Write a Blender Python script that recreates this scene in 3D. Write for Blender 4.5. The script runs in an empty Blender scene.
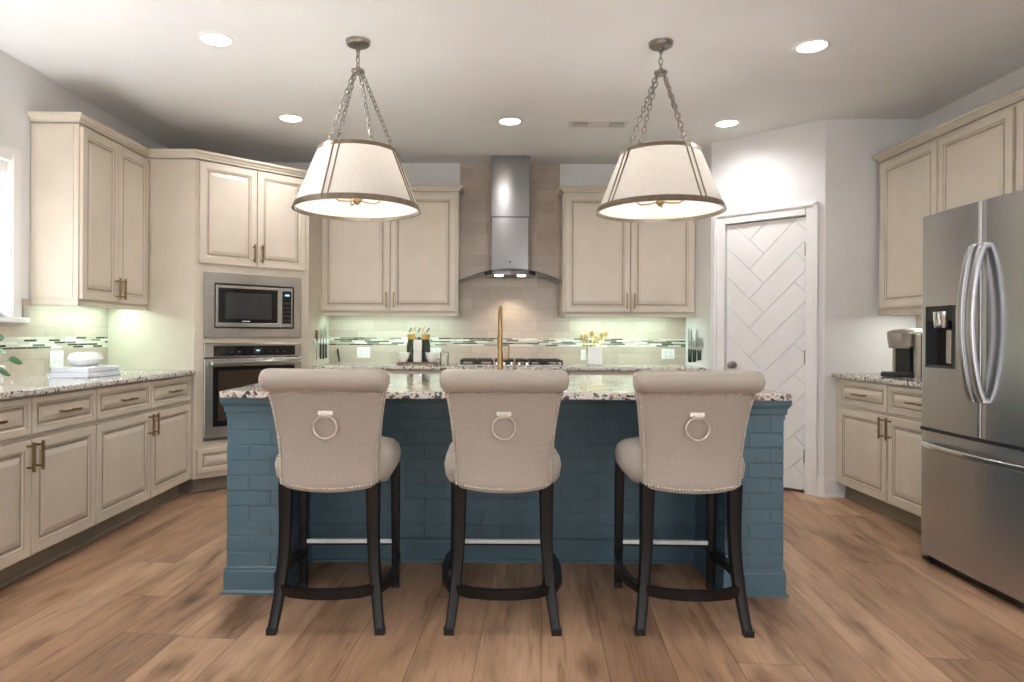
import bpy, bmesh, math, random
from mathutils import Vector, Matrix
PI = math.pi
R = math.radians
random.seed(7)
S = bpy.context.scene
COL = S.collection

# ------------------------------------------------------------------ camera
cd = bpy.data.cameras.new('camera')
cam = bpy.data.objects.new('camera', cd)
COL.objects.link(cam)
cam.matrix_world = Matrix.Translation((0, 0, 1.178)) @ Matrix.Rotation(R(90), 4, 'X') @ Matrix.Rotation(R(.3), 4, 'Z')
cd.sensor_width = 36
cd.lens = 24
cd.shift_x = 24 / 1024
cd.shift_y = -5.5 / 1024
cd.clip_start = .05
S.camera = cam

# ------------------------------------------------------------------ world, view, lights
w = bpy.data.worlds.new('world')
S.world = w
w.use_nodes = True
w.node_tree.nodes['Background'].inputs[0].default_value = (.86, .93, 1, 1)
w.node_tree.nodes['Background'].inputs[1].default_value = .9
S.view_settings.view_transform = 'Standard'
S.view_settings.look = 'None'
S.view_settings.gamma = 1
S.view_settings.use_curve_mapping = False
S.view_settings.exposure = 0.7
S.cycles.use_denoising = True
S.cycles.max_bounces = 8
S.cycles.diffuse_bounces = 5
S.cycles.sample_clamp_indirect = 0


def light(name, kind, loc, energy, color=(1, 1, 1), size=.1, size_y=None, rot=(0, 0, 0), spot=None, blend=.6):
    d = bpy.data.lights.new(name, kind)
    d.energy = energy
    d.color = color
    if kind == 'AREA':
        d.size = size
        if size_y:
            d.shape = 'RECTANGLE'
            d.size_y = size_y
    else:
        d.shadow_soft_size = size
    if spot:
        d.spot_size = R(spot)
        d.spot_blend = blend
    o = bpy.data.objects.new(name, d)
    o.location = loc
    o.rotation_euler = rot
    COL.objects.link(o)
    return o


CEIL = 2.79
WL, WR, YB = -2.785, 3.17, 6.4
# daylight through the two rear windows and the left window
for x in (-1.35, 1.75):
    light('rear_window_daylight', 'AREA', (x, -2.98, 1.42), 24, (1, .985, .98), 2.2, 2.1, (R(90), 0, 0))
light('left_window_daylight', 'AREA', (-2.95, 3.0, 1.78), 30, (.93, .97, 1), 1.7, .85, (0, R(-90), 0))
# low sun through the left window onto the counter below it
sd_ = Vector((.5, -.62, -.9)).normalized()
sun = light('sun', 'SUN', (-6, 6, 6), 680, (.95, .98, 1))
sun.data.angle = R(1.5)
sun.rotation_euler = sd_.to_track_quat('-Z', 'Y').to_euler()
# recessed ceiling lamps
CANS = [(-1.494, 3.73), (-1.476, 5.084), (.157, 5.128), (1.794, 5.149), (1.785, 3.779)]
for x, y in CANS:
    light('recessed_lamp', 'SPOT', (x, y, CEIL - .03), 25, (.98, .975, 1), .06, spot=165, blend=1)
for x, y in ((-1.49, 2.0), (.15, 2.0), (1.79, 2.0), (-1.49, .3), (1.79, .3)):
    light('recessed_lamp_behind', 'SPOT', (x, y, CEIL - .03), 18, (.98, .975, 1), .06, spot=140, blend=.9)
# under-cabinet lamps
UC = (.68, 1, .88)
light('under_cabinet_lamp', 'AREA', (-.87, 6.2, 1.37), 3.2, UC, 1.05, .12)
light('under_cabinet_lamp', 'AREA', (1.22, 6.2, 1.37), 3.2, UC, .88, .12)
light('under_cabinet_lamp', 'AREA', (-2.63, 4.55, 1.37), 2.8, UC, .12, .75)
light('under_cabinet_lamp', 'AREA', (3.02, 4.45, 1.37), 2, (.95, 1, .96), .12, .9)
light('range_hood_lamp', 'SPOT', (.19, 6.17, 1.70), 9, (1, .86, .68), .04, spot=110)


# ------------------------------------------------------------------ materials
def lin(c):
    return tuple(((v / 255) / 12.92 if v / 255 <= .04045 else ((v / 255 + .055) / 1.055) ** 2.4) for v in c) + (1,)


def base_mat(name):
    m = bpy.data.materials.new(name)
    m.use_nodes = True
    nt = m.node_tree
    return m, nt, nt.nodes['Principled BSDF']


def N(nt, t, **kw):
    n = nt.nodes.new(t)
    for k, v in kw.items():
        if k in n.inputs:
            n.inputs[k].default_value = v
        else:
            setattr(n, k, v)
    return n


def L(nt, a, b):
    nt.links.new(a, b)


def ramp(nt, fac, stops, interp='LINEAR'):
    r = nt.nodes.new('ShaderNodeValToRGB')
    r.color_ramp.interpolation = interp
    e = r.color_ramp.elements
    e[0].position, e[0].color = stops[0][0], stops[0][1]
    e[1].position, e[1].color = stops[-1][0], stops[-1][1]
    for p, c in stops[1:-1]:
        n = e.new(p)
        n.color = c
    L(nt, fac, r.inputs[0])
    return r.outputs[0]


def mth(nt, op, a, b=None):
    n = nt.nodes.new('ShaderNodeMath')
    n.operation = op
    for i, v in enumerate((a, b)):
        if v is None:
            continue
        if isinstance(v, (int, float)):
            n.inputs[i].default_value = v
        else:
            L(nt, v, n.inputs[i])
    return n.outputs[0]


def coords(nt, kind='Object', rot=(0, 0, 0), scale=(1, 1, 1)):
    tc = nt.nodes.new('ShaderNodeTexCoord')
    mp = nt.nodes.new('ShaderNodeMapping')
    mp.inputs['Rotation'].default_value = rot
    mp.inputs['Scale'].default_value = scale
    L(nt, tc.outputs[kind], mp.inputs[0])
    return mp.outputs[0]


def paint(name, c, rough=.5, var=.035, scale=6, metal=0, bump=0, bscale=200, spec=.5, coat=0):
    m, nt, b = base_mat(name)
    v = coords(nt)
    n = N(nt, 'ShaderNodeTexNoise', Scale=scale, Detail=3)
    L(nt, v, n.inputs['Vector'])
    c1 = lin(tuple(max(0, x * (1 - var)) for x in c))
    c2 = lin(tuple(min(255, x * (1 + var)) for x in c))
    L(nt, ramp(nt, n.outputs[0], [(.3, c1), (.7, c2)]), b.inputs['Base Color'])
    b.inputs['Roughness'].default_value = rough
    b.inputs['Metallic'].default_value = metal
    b.inputs['Specular IOR Level'].default_value = spec
    b.inputs['Coat Weight'].default_value = coat
    if bump:
        n2 = N(nt, 'ShaderNodeTexNoise', Scale=bscale, Detail=2)
        L(nt, v, n2.inputs['Vector'])
        bp = N(nt, 'ShaderNodeBump', Strength=bump, Distance=.002)
        L(nt, n2.outputs[0], bp.inputs['Height'])
        L(nt, bp.outputs[0], b.inputs['Normal'])
    return m


def emit(name, c, s):
    m, nt, b = base_mat(name)
    b.inputs['Base Color'].default_value = lin(c)
    b.inputs['Emission Color'].default_value = lin(c)
    b.inputs['Emission Strength'].default_value = s
    return m


def glass_mat(name, c=(255, 255, 255), rough=.02, mix=.88):
    # clear thin glass: mostly straight-through with a glossy sheen
    m, nt, b = base_mat(name)
    nt.nodes.remove(b)
    t = N(nt, 'ShaderNodeBsdfTransparent')
    t.inputs[0].default_value = lin(c)
    g = N(nt, 'ShaderNodeBsdfGlossy', Roughness=rough)
    f = N(nt, 'ShaderNodeLayerWeight', Blend=.25)
    mx = N(nt, 'ShaderNodeMixShader')
    fac = mth(nt, 'ADD', mth(nt, 'MULTIPLY', f.outputs['Fresnel'], .8), 1 - mix - .06)
    L(nt, fac, mx.inputs[0])
    L(nt, t.outputs[0], mx.inputs[1])
    L(nt, g.outputs[0], mx.inputs[2])
    L(nt, mx.outputs[0], nt.nodes['Material Output'].inputs[0])
    return m


def steel(name, c=(178, 176, 172), rough=.28, axis=(2, 2, 420), amp=.05):
    m, nt, b = base_mat(name)
    v = coords(nt, scale=axis)
    n = N(nt, 'ShaderNodeTexNoise', Scale=3, Detail=4)
    L(nt, v, n.inputs['Vector'])
    L(nt, ramp(nt, n.outputs[0], [(.25, lin(tuple(x * .985 for x in c))), (.75, lin(c))]), b.inputs['Base Color'])
    b.inputs['Metallic'].default_value = 1
    b.inputs['Anisotropic'].default_value = .8
    b.inputs['Anisotropic Rotation'].default_value = .25
    tg = N(nt, 'ShaderNodeTangent', direction_type='RADIAL', axis='Z')
    L(nt, tg.outputs[0], b.inputs['Tangent'])
    L(nt, mth(nt, 'ADD', mth(nt, 'MULTIPLY', n.outputs[0], amp), rough - amp / 2), b.inputs['Roughness'])
    return m


def granite():
    m, nt, b = base_mat('granite')
    v = coords(nt, 'Object')
    n1 = N(nt, 'ShaderNodeTexNoise', Scale=32, Detail=5, Roughness=.65)
    n2 = N(nt, 'ShaderNodeTexNoise', Scale=9, Detail=3, Roughness=.6)
    n3 = N(nt, 'ShaderNodeTexVoronoi', Scale=120)
    for n in (n1, n2, n3):
        L(nt, v, n.inputs['Vector'])
    base = ramp(nt, n2.outputs[0], [(.3, lin((196, 186, 174))), (.5, lin((222, 216, 208))), (.72, lin((206, 196, 184)))])
    dark = ramp(nt, n1.outputs[0], [(.42, (1, 1, 1, 1)), (.45, (0, 0, 0, 1))])
    brown = ramp(nt, n1.outputs[0], [(.55, (0, 0, 0, 1)), (.60, (1, 1, 1, 1))])
    fleck = ramp(nt, n3.outputs['Color'], [(.10, (1, 1, 1, 1)), (.14, (0, 0, 0, 1))])
    mixes = [(base, brown, lin((128, 104, 88)), .85), (None, dark, lin((46, 42, 42)), .95), (None, fleck, lin((90, 82, 78)), .5)]
    cur = base
    for _, fac, c, k in mixes:
        mx = N(nt, 'ShaderNodeMix', data_type='RGBA')
        L(nt, mth(nt, 'MULTIPLY', fac, k), mx.inputs[0])
        L(nt, cur, mx.inputs[6])
        mx.inputs[7].default_value = c
        cur = mx.outputs[2]
    L(nt, cur, b.inputs['Base Color'])
    b.inputs['Roughness'].default_value = .09
    return m


def wood_floor():
    m, nt, b = base_mat('oak_plank_floor')
    v = coords(nt, 'Object', rot=(0, 0, R(4.6)))
    sx = nt.nodes.new('ShaderNodeSeparateXYZ')
    L(nt, v, sx.inputs[0])
    PW, PL = .235, 2.1
    xr = mth(nt, 'DIVIDE', sx.outputs[0], PW)
    row = mth(nt, 'FLOOR', xr)
    wn = N(nt, 'ShaderNodeTexWhiteNoise', noise_dimensions='1D')
    L(nt, row, wn.inputs['W'])
    yr = mth(nt, 'ADD', mth(nt, 'DIVIDE', sx.outputs[1], PL), mth(nt, 'MULTIPLY', wn.outputs[0], 7.3))
    colm = mth(nt, 'FLOOR', yr)
    cv = nt.nodes.new('ShaderNodeCombineXYZ')
    L(nt, row, cv.inputs[0])
    L(nt, colm, cv.inputs[1])
    wid = N(nt, 'ShaderNodeTexWhiteNoise', noise_dimensions='3D')
    L(nt, cv.outputs[0], wid.inputs['Vector'])
    # grain: shift by plank id
    off = nt.nodes.new('ShaderNodeVectorMath')
    off.operation = 'MULTIPLY_ADD'
    L(nt, wid.outputs['Color'], off.inputs[0])
    off.inputs[1].default_value = (9, 9, 9)
    L(nt, v, off.inputs[2])
    gm = nt.nodes.new('ShaderNodeMapping')
    gm.inputs['Scale'].default_value = (26, 1.6, 1)
    L(nt, off.outputs[0], gm.inputs[0])
    g1 = N(nt, 'ShaderNodeTexNoise', Scale=1.4, Detail=6, Roughness=.62, Distortion=.9)
    L(nt, gm.outputs[0], g1.inputs['Vector'])
    gm2 = nt.nodes.new('ShaderNodeMapping')
    gm2.inputs['Scale'].default_value = (4.5, .8, 1)
    L(nt, off.outputs[0], gm2.inputs[0])
    g2 = N(nt, 'ShaderNodeTexNoise', Scale=1.3, Detail=4, Roughness=.55, Distortion=.5)
    L(nt, gm2.outputs[0], g2.inputs['Vector'])
    tone = ramp(nt, wid.outputs[0], [(0, lin((162, 129, 102))), (.5, lin((177, 143, 114))), (1, lin((192, 159, 130)))])
    grain = ramp(nt, g1.outputs[0], [(.26, (.50, .45, .41, 1)), (.46, (.94, .93, .92, 1)), (.75, (1.12, 1.12, 1.12, 1))])
    mx = N(nt, 'ShaderNodeMix', data_type='RGBA', blend_type='MULTIPLY')
    mx.inputs[0].default_value = 1
    L(nt, tone, mx.inputs[6])
    L(nt, grain, mx.inputs[7])
    blot = ramp(nt, g2.outputs[0], [(.30, (.38, .31, .26, 1)), (.42, (.80, .77, .74, 1)), (.58, (1.08, 1.08, 1.08, 1))])
    mx2 = N(nt, 'ShaderNodeMix', data_type='RGBA', blend_type='MULTIPLY')
    mx2.inputs[0].default_value = 1
    L(nt, mx.outputs[2], mx2.inputs[6])
    L(nt, blot, mx2.inputs[7])
    # knots
    km = nt.nodes.new('ShaderNodeMapping')
    km.inputs['Scale'].default_value = (3.4, 1.3, 1)
    L(nt, off.outputs[0], km.inputs[0])
    kd = N(nt, 'ShaderNodeTexNoise', Scale=5, Detail=3)
    L(nt, km.outputs[0], kd.inputs['Vector'])
    kadd = nt.nodes.new('ShaderNodeVectorMath')
    kadd.operation = 'MULTIPLY_ADD'
    L(nt, kd.outputs['Color'], kadd.inputs[0])
    kadd.inputs[1].default_value = (.22, .22, .0)
    L(nt, km.outputs[0], kadd.inputs[2])
    vo = N(nt, 'ShaderNodeTexVoronoi', Scale=1.0)
    L(nt, kadd.outputs[0], vo.inputs['Vector'])
    knot = ramp(nt, vo.outputs['Distance'], [(.03, (.16, .11, .08, 1)), (.08, (.45, .37, .31, 1)), (.2, (1, 1, 1, 1))])
    mx3 = N(nt, 'ShaderNodeMix', data_type='RGBA', blend_type='MULTIPLY')
    mx3.inputs[0].default_value = .85
    L(nt, mx2.outputs[2], mx3.inputs[6])
    L(nt, knot, mx3.inputs[7])
    # seams
    fx = mth(nt, 'FRACT', xr)
    fy = mth(nt, 'FRACT', yr)
    ex = mth(nt, 'MINIMUM', fx, mth(nt, 'SUBTRACT', 1, fx))
    ey = mth(nt, 'MINIMUM', fy, mth(nt, 'SUBTRACT', 1, fy))
    seam = mth(nt, 'MINIMUM', mth(nt, 'MULTIPLY', ex, PW), mth(nt, 'MULTIPLY', ey, PL))
    sfac = ramp(nt, seam, [(.0008, (.42, .36, .31, 1)), (.0028, (1, 1, 1, 1))])
    mx4 = N(nt, 'ShaderNodeMix', data_type='RGBA', blend_type='MULTIPLY')
    mx4.inputs[0].default_value = .85
    L(nt, mx3.outputs[2], mx4.inputs[6])
    L(nt, sfac, mx4.inputs[7])
    L(nt, mx4.outputs[2], b.inputs['Base Color'])
    L(nt, mth(nt, 'ADD', mth(nt, 'MULTIPLY', g1.outputs[0], .15), .36), b.inputs['Roughness'])
    b.inputs['Specular IOR Level'].default_value = .35
    bp = N(nt, 'ShaderNodeBump', Strength=.25, Distance=.002)
    L(nt, seam, bp.inputs['Height'])
    return m


def tile_mat(name, axis, z0):
    # long stacked beige tile with one mosaic band; axis 0 runs along x, 1 along y (object space = world)
    m, nt, b = base_mat(name)
    v = coords(nt, 'Object')
    sp = nt.nodes.new('ShaderNodeSeparateXYZ')
    L(nt, v, sp.inputs[0])
    a, z = sp.outputs[axis], sp.outputs[2]

    def grid(TW, TH, zoff, gap, shift):
        zr = mth(nt, 'DIVIDE', mth(nt, 'SUBTRACT', z, zoff), TH)
        row = mth(nt, 'FLOOR', zr)
        wn = N(nt, 'ShaderNodeTexWhiteNoise', noise_dimensions='1D')
        L(nt, row, wn.inputs['W'])
        k = mth(nt, 'MULTIPLY', wn.outputs[0], 5.7) if shift == 'random' else mth(nt, 'MULTIPLY', row, .5)
        ar = mth(nt, 'ADD', mth(nt, 'DIVIDE', a, TW), k)
        col = mth(nt, 'FLOOR', ar)
        cv = nt.nodes.new('ShaderNodeCombineXYZ')
        L(nt, row, cv.inputs[0])
        L(nt, col, cv.inputs[1])
        wid = N(nt, 'ShaderNodeTexWhiteNoise', noise_dimensions='3D')
        L(nt, cv.outputs[0], wid.inputs['Vector'])
        fz, fa = mth(nt, 'FRACT', zr), mth(nt, 'FRACT', ar)
        ez = mth(nt, 'MULTIPLY', mth(nt, 'MINIMUM', fz, mth(nt, 'SUBTRACT', 1, fz)), TH)
        ea = mth(nt, 'MULTIPLY', mth(nt, 'MINIMUM', fa, mth(nt, 'SUBTRACT', 1, fa)), TW)
        g = mth(nt, 'GREATER_THAN', mth(nt, 'MINIMUM', ez, ea), gap)
        return wid.outputs[0], g

    wid, g = grid(.305, .1016, z0, .0016, 'half')
    n = N(nt, 'ShaderNodeTexNoise', Scale=14, Detail=4)
    L(nt, v, n.inputs['Vector'])
    field = ramp(nt, mth(nt, 'ADD', mth(nt, 'MULTIPLY', wid, .5), mth(nt, 'MULTIPLY', n.outputs[0], .5)),
                 [(.2, lin((178, 162, 147))), (.8, lin((197, 182, 167)))])
    mf = N(nt, 'ShaderNodeMix', data_type='RGBA')
    L(nt, g, mf.inputs[0])
    mf.inputs[6].default_value = lin((172, 158, 144))
    L(nt, field, mf.inputs[7])
    wid2, g2 = grid(.115, .0148, 1.081, .0011, 'random')
    mos = ramp(nt, wid2, [(0, lin((68, 62, 52))), (.17, lin((120, 118, 100))), (.32, lin((206, 204, 190))), (.55, lin((176, 168, 150))),
                          (.72, lin((222, 224, 214))), (.86, lin((92, 90, 74)))], 'CONSTANT')
    mm = N(nt, 'ShaderNodeMix', data_type='RGBA')
    L(nt, g2, mm.inputs[0])
    mm.inputs[6].default_value = lin((214, 210, 198))
    L(nt, mos, mm.inputs[7])
    band = mth(nt, 'MULTIPLY', mth(nt, 'GREATER_THAN', z, 1.081), mth(nt, 'LESS_THAN', z, 1.155))
    mx = N(nt, 'ShaderNodeMix', data_type='RGBA')
    L(nt, band, mx.inputs[0])
    L(nt, mf.outputs[2], mx.inputs[6])
    L(nt, mm.outputs[2], mx.inputs[7])
    L(nt, mx.outputs[2], b.inputs['Base Color'])
    b.inputs['Roughness'].default_value = .22
    bp = N(nt, 'ShaderNodeBump', Strength=.3, Distance=.0015)
    L(nt, g, bp.inputs['Height'])
    L(nt, bp.outputs[0], b.inputs['Normal'])
    return m


def linen():
    m, nt, b = base_mat('linen_upholstery')
    v = coords(nt, 'Object')
    waves = []
    for sc in ((260, 260, 14), (14, 14, 260)):
        mp = nt.nodes.new('ShaderNodeMapping')
        mp.inputs['Scale'].default_value = sc
        L(nt, v, mp.inputs[0])
        n = N(nt, 'ShaderNodeTexNoise', Scale=1.2, Detail=3)
        L(nt, mp.outputs[0], n.inputs['Vector'])
        waves.append(n.outputs[0])
    s = mth(nt, 'MULTIPLY', mth(nt, 'ADD', waves[0], waves[1]), .5)
    L(nt, ramp(nt, s, [(.3, lin((167, 158, 146))), (.7, lin((182, 173, 161)))]), b.inputs['Base Color'])
    b.inputs['Roughness'].default_value = .85
    b.inputs['Sheen Weight'].default_value = .15
    bp = N(nt, 'ShaderNodeBump', Strength=.15, Distance=.001)
    L(nt, s, bp.inputs['Height'])
    L(nt, bp.outputs[0], b.inputs['Normal'])
    return m


def shade_mat():
    m, nt, b = base_mat('lampshade_fabric')
    nt.nodes.remove(b)
    v = coords(nt, 'Object', scale=(1, 1, .15))
    n = N(nt, 'ShaderNodeTexNoise', Scale=120, Detail=2)
    L(nt, v, n.inputs['Vector'])
    c = ramp(nt, n.outputs[0], [(.3, lin((240, 236, 230))), (.7, lin((248, 245, 240)))])
    d = N(nt, 'ShaderNodeBsdfDiffuse')
    t = N(nt, 'ShaderNodeBsdfTranslucent')
    mx = N(nt, 'ShaderNodeMixShader')
    mx.inputs[0].default_value = .3
    L(nt, c, d.inputs[0])
    L(nt, c, t.inputs[0])
    L(nt, d.outputs[0], mx.inputs[1])
    L(nt, t.outputs[0], mx.inputs[2])
    L(nt, mx.outputs[0], nt.nodes['Material Output'].inputs[0])
    return m


M = dict(
    wall=paint('wall_paint', (226, 225, 223), .7, .01, 3),
    ceil=paint('ceiling_paint', (231, 231, 231), .8, .01, 2),
    trimw=paint('white_trim_paint', (232, 230, 227), .4, .01),
    floor=wood_floor(),
    cab=paint('cream_glazed_cabinet_paint', (201, 190, 173), .38, .02, 4),
    glaze=paint('brown_glaze_line', (164, 149, 130), .5, .06, 20),
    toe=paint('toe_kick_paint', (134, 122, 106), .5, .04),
    brass=paint('aged_brass', (148, 122, 84), .3, .05, 30, 1),
    gold=paint('brushed_gold', (172, 140, 98), .28, .05, 30, 1),
    nickel=paint('antique_nickel', (158, 152, 144), .28, .05, 30, 1),
    bronze=paint('shade_band_metal', (152, 139, 122), .28, .06, 30, 1),
    steel=steel('brushed_steel', (205, 202, 198), .25),
    steelh=steel('hood_brushed_steel', (150, 148, 147), .22),
    steelv=steel('brushed_fridge_steel', (202, 203, 206), .27, (300, 300, 1), .015),
    plateal=paint('pale_aluminium', (226, 232, 234), .3, .02, 10, .4),
    chrome=paint('chrome', (214, 214, 212), .12, .02, 10, 1),
    dark=paint('black_glass', (24, 23, 22), .06, .1, 10),
    mwglass=paint('microwave_window', (58, 57, 57), .1, .05, 10),
    ovenglass=paint('oven_door_glass', (62, 50, 40), .05, .08, 10),
    black=paint('black_plastic', (26, 26, 27), .35, .1),
    dkgrey=paint('dark_grey_plastic', (66, 68, 72), .4, .05),
    iron=paint('cast_iron', (32, 31, 30), .55, .15, 60),
    blue=paint('teal_blue_painted_brick', (82, 110, 123), .45, .03, 16, 0, .35, 160),
    bluew=paint('teal_blue_trim_paint', (82, 110, 123), .36, .03, 6),
    granite=granite(),
    tileb=tile_mat('beige_backsplash_tile_back', 0, .915),
    tilel=tile_mat('beige_backsplash_tile_left', 1, .915),
    linen=linen(),
    stoolwood=paint('black_stained_wood', (17, 14, 14), .32, .15, 14, spec=.35),
    nail=paint('nickel_nailhead', (222, 214, 202), .3, .03, 40, .7),
    shade=shade_mat(),
    white=paint('white_glazed_ceramic', (236, 235, 232), .2, .01),
    plate=paint('white_plastic', (236, 236, 232), .35, .01),
    lens=emit('lit_lamp_lens', (255, 248, 236), 9),
    bulb=emit('lit_bulb', (255, 244, 228), 4),
    hoodlens=emit('lit_hood_lens', (255, 232, 196), 8),
    led=emit('lit_clock_display', (150, 200, 235), .7),
    doorw=paint('white_door_paint', (230, 228, 225), .45, .01),
    glass=glass_mat('clear_glass'),
    hoodglass=glass_mat('hood_canopy_glass', (226, 228, 224), .03, .86),
    winglass=glass_mat('window_glass', (250, 252, 255), .02, .9),
    blind=paint('white_blind', (244, 244, 243), .5, .01),
    leaf=paint('plant_leaf', (36, 66, 33), .4, .2, 20),
    stem=paint('plant_stem', (96, 112, 70), .5, .1),
    spoon=paint('pale_wooden_utensil', (222, 196, 132), .5, .08, 30),
    walnut=paint('walnut_board', (128, 96, 74), .45, .12, 20),
    bladem=steel('knife_blade_steel', (190, 190, 190), .2),
    amber=paint('amber_bottle_neck', (190, 146, 70), .25, .06, 30),
    olive=paint('dark_olive_bottle', (52, 54, 44), .12, .1),
    label=paint('cream_paper_label', (236, 232, 220), .6, .02),
    vent=paint('vent_dark_slot', (70, 68, 66), .6, .1),
    ventw=paint('vent_white_metal', (214, 212, 208), .5, .02),
    champagne=paint('champagne_plastic', (172, 164, 152), .3, .03, 10, .5),
    keurig=paint('dark_teal_plastic', (32, 44, 48), .2, .06),
    marble=paint('white_marble_tray', (206, 209, 216), .25, .03, 8),
    redwood=paint('reddish_wood_handle', (122, 66, 48), .45, .1, 40),
)


# ------------------------------------------------------------------ mesh helpers
class MB:
    def __init__(s):
        s.bm = bmesh.new()
        s.mats = []

    def mi(s, m):
        if m not in s.mats:
            s.mats.append(m)
        return s.mats.index(m)

    def faces(s, verts, faces, m, smooth=False):
        vs = [s.bm.verts.new(v) for v in verts]
        i = s.mi(m)
        out = []
        for f in faces:
            try:
                fc = s.bm.faces.new([vs[k] for k in f])
            except ValueError:
                continue
            fc.material_index = i
            fc.smooth = smooth
            out.append(fc)
        return vs, out

    def box(s, x0, x1, y0, y1, z0, z1, m, bev=0, seg=2):
        x0, x1 = min(x0, x1), max(x0, x1)
        y0, y1 = min(y0, y1), max(y0, y1)
        z0, z1 = min(z0, z1), max(z0, z1)
        V = [(x0, y0, z0), (x1, y0, z0), (x1, y1, z0), (x0, y1, z0), (x0, y0, z1), (x1, y0, z1), (x1, y1, z1), (x0, y1, z1)]
        Fs = [(0, 3, 2, 1), (4, 5, 6, 7), (0, 1, 5, 4), (1, 2, 6, 5), (2, 3, 7, 6), (3, 0, 4, 7)]
        vs, fs = s.faces(V, Fs, m)
        if bev:
            es = list({e for f in fs for e in f.edges})
            r = bmesh.ops.bevel(s.bm, geom=es, offset=bev, segments=seg, affect='EDGES', profile=.5)
            i = s.mi(m)
            for f in r['faces']:
                f.material_index = i
        return s

    def loft(s, rings, m, smooth=True, cap0=True, cap1=True, closed=True):
        n = len(rings[0])
        i = s.mi(m)
        vr = [[s.bm.verts.new(p) for p in r] for r in rings]
        for a, b in zip(vr, vr[1:]):
            for k in range(n if closed else n - 1):
                q = (k + 1) % n
                f = s.bm.faces.new((a[k], a[q], b[q], b[k]))
                f.material_index = i
                f.smooth = smooth
        if closed:
            for c, r in ((cap0, vr[0]), (cap1, vr[-1])):
                if c:
                    f = s.bm.faces.new(r)
                    f.material_index = i
        return s

    def lathe(s, prof, m, c=(0, 0, 0), seg=32, smooth=True, axis='Z'):
        rings = []
        for r, z in prof:
            ring = []
            for k in range(seg):
                a = 2 * PI * k / seg
                p = (max(r, 1e-4) * math.cos(a), max(r, 1e-4) * math.sin(a), z)
                if axis == 'Y':
                    p = (p[0], z, p[1])
                elif axis == 'X':
                    p = (z, p[0], p[1])
                ring.append((p[0] + c[0], p[1] + c[1], p[2] + c[2]))
            rings.append(ring)
        return s.loft(rings, m, smooth)

    def sweep(s, pts, section, m, closed=False, smooth=True, up=(0, 0, 1), scales=None):
        # section: list of 2-D offsets (side, up) carried along pts
        pts = [Vector(p) for p in pts]
        n = len(pts)
        rings = []
        up = Vector(up)
        for i, p in enumerate(pts):
            if closed:
                t = pts[(i + 1) % n] - pts[i - 1]
            else:
                t = pts[min(i + 1, n - 1)] - pts[max(i - 1, 0)]
            t.normalize()
            u = up - t * up.dot(t)
            if u.length < 1e-4:
                u = Vector((1, 0, 0)) - t * t.x
            u.normalize()
            sd = t.cross(u)
            k = scales[i] if scales else 1
            rings.append([p + sd * a * k + u * b * k for a, b in section])
        if closed:
            rings.append(rings[0])
            nn = len(section)
            i = s.mi(m)
            vr = [[s.bm.verts.new(q) for q in r] for r in rings[:-1]]
            for j in range(n):
                a, b = vr[j], vr[(j + 1) % n]
                for k in range(nn):
                    q = (k + 1) % nn
                    f = s.bm.faces.new((a[k], a[q], b[q], b[k]))
                    f.material_index = i
                    f.smooth = smooth
            return s
        return s.loft(rings, m, smooth)

    def tube(s, pts, r, m, seg=10, closed=False, scales=None, up=(0, 0, 1)):
        return s.sweep(pts, [(r * math.cos(2 * PI * k / seg), r * math.sin(2 * PI * k / seg)) for k in range(seg)], m, closed, True, up, scales)

    def prism(s, poly, z0, z1, m, smooth=False):
        n = len(poly)
        V = [(x, y, z0) for x, y in poly] + [(x, y, z1) for x, y in poly]
        Fs = [tuple(range(n))[::-1], tuple(range(n, 2 * n))] + [(k, (k + 1) % n, n + (k + 1) % n, n + k) for k in range(n)]
        s.faces(V, Fs, m, smooth)
        return s

    def crown(s, path, prof, m):
        # path: plan points, profile offset to the right-hand side of travel; mitred
        P = [Vector(p) for p in path]
        nr = []
        for a, b in zip(P, P[1:]):
            d = (b - a).normalized()
            nr.append(Vector((d.y, -d.x)))
        rings = []
        for i, p in enumerate(P):
            if i == 0:
                q = nr[0]
            elif i == len(P) - 1:
                q = nr[-1]
            else:
                q = nr[i - 1] + nr[i]
                q = q / max(q.dot(nr[i]), .2)
            rings.append([(p.x + q.x * o, p.y + q.y * o, z) for o, z in prof])
        return s.loft(rings, m, smooth=False)

    def sphere(s, c, r, m, seg=12, rings=8, sc=(1, 1, 1)):
        prof = [(r * math.sin(PI * k / rings), -r * math.cos(PI * k / rings)) for k in range(rings + 1)]
        rr = []
        for a, z in prof:
            rr.append([(c[0] + max(a, 1e-4) * math.cos(2 * PI * k / seg) * sc[0], c[1] + max(a, 1e-4) * math.sin(2 * PI * k / seg) * sc[1], c[2] + z * sc[2]) for k in range(seg)])
        return s.loft(rr, m)

    def obj(s, name, parent=None, loc=(0, 0, 0), rz=0, sharp=35):
        bmesh.ops.recalc_face_normals(s.bm, faces=s.bm.faces)
        for e in s.bm.edges:
            if len(e.link_faces) == 2 and e.calc_face_angle(0) > R(sharp):
                e.smooth = False
        me = bpy.data.meshes.new(name)
        s.bm.to_mesh(me)
        s.bm.free()
        for m in s.mats:
            me.materials.append(m)
        o = bpy.data.objects.new(name, me)
        o.location = loc
        o.rotation_euler = (0, 0, rz)
        COL.objects.link(o)
        if parent:
            o.parent = parent
        return o


def tag(o, label, cat, group=None):
    o['label'] = label
    o['category'] = cat
    if group:
        o['group'] = group
    return o


def thing(name, label, cat, loc=(0, 0, 0), rz=0, group=None):
    o = bpy.data.objects.new(name, None)
    o.empty_display_size = .1
    o.location = loc
    o.rotation_euler = (0, 0, rz)
    COL.objects.link(o)
    return tag(o, label, cat, group)


def copy_tree(o, parent=None):
    c = o.copy()
    COL.objects.link(c)
    c.parent = parent
    for ch in list(o.children):
        copy_tree(ch, c)
    return c


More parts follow.
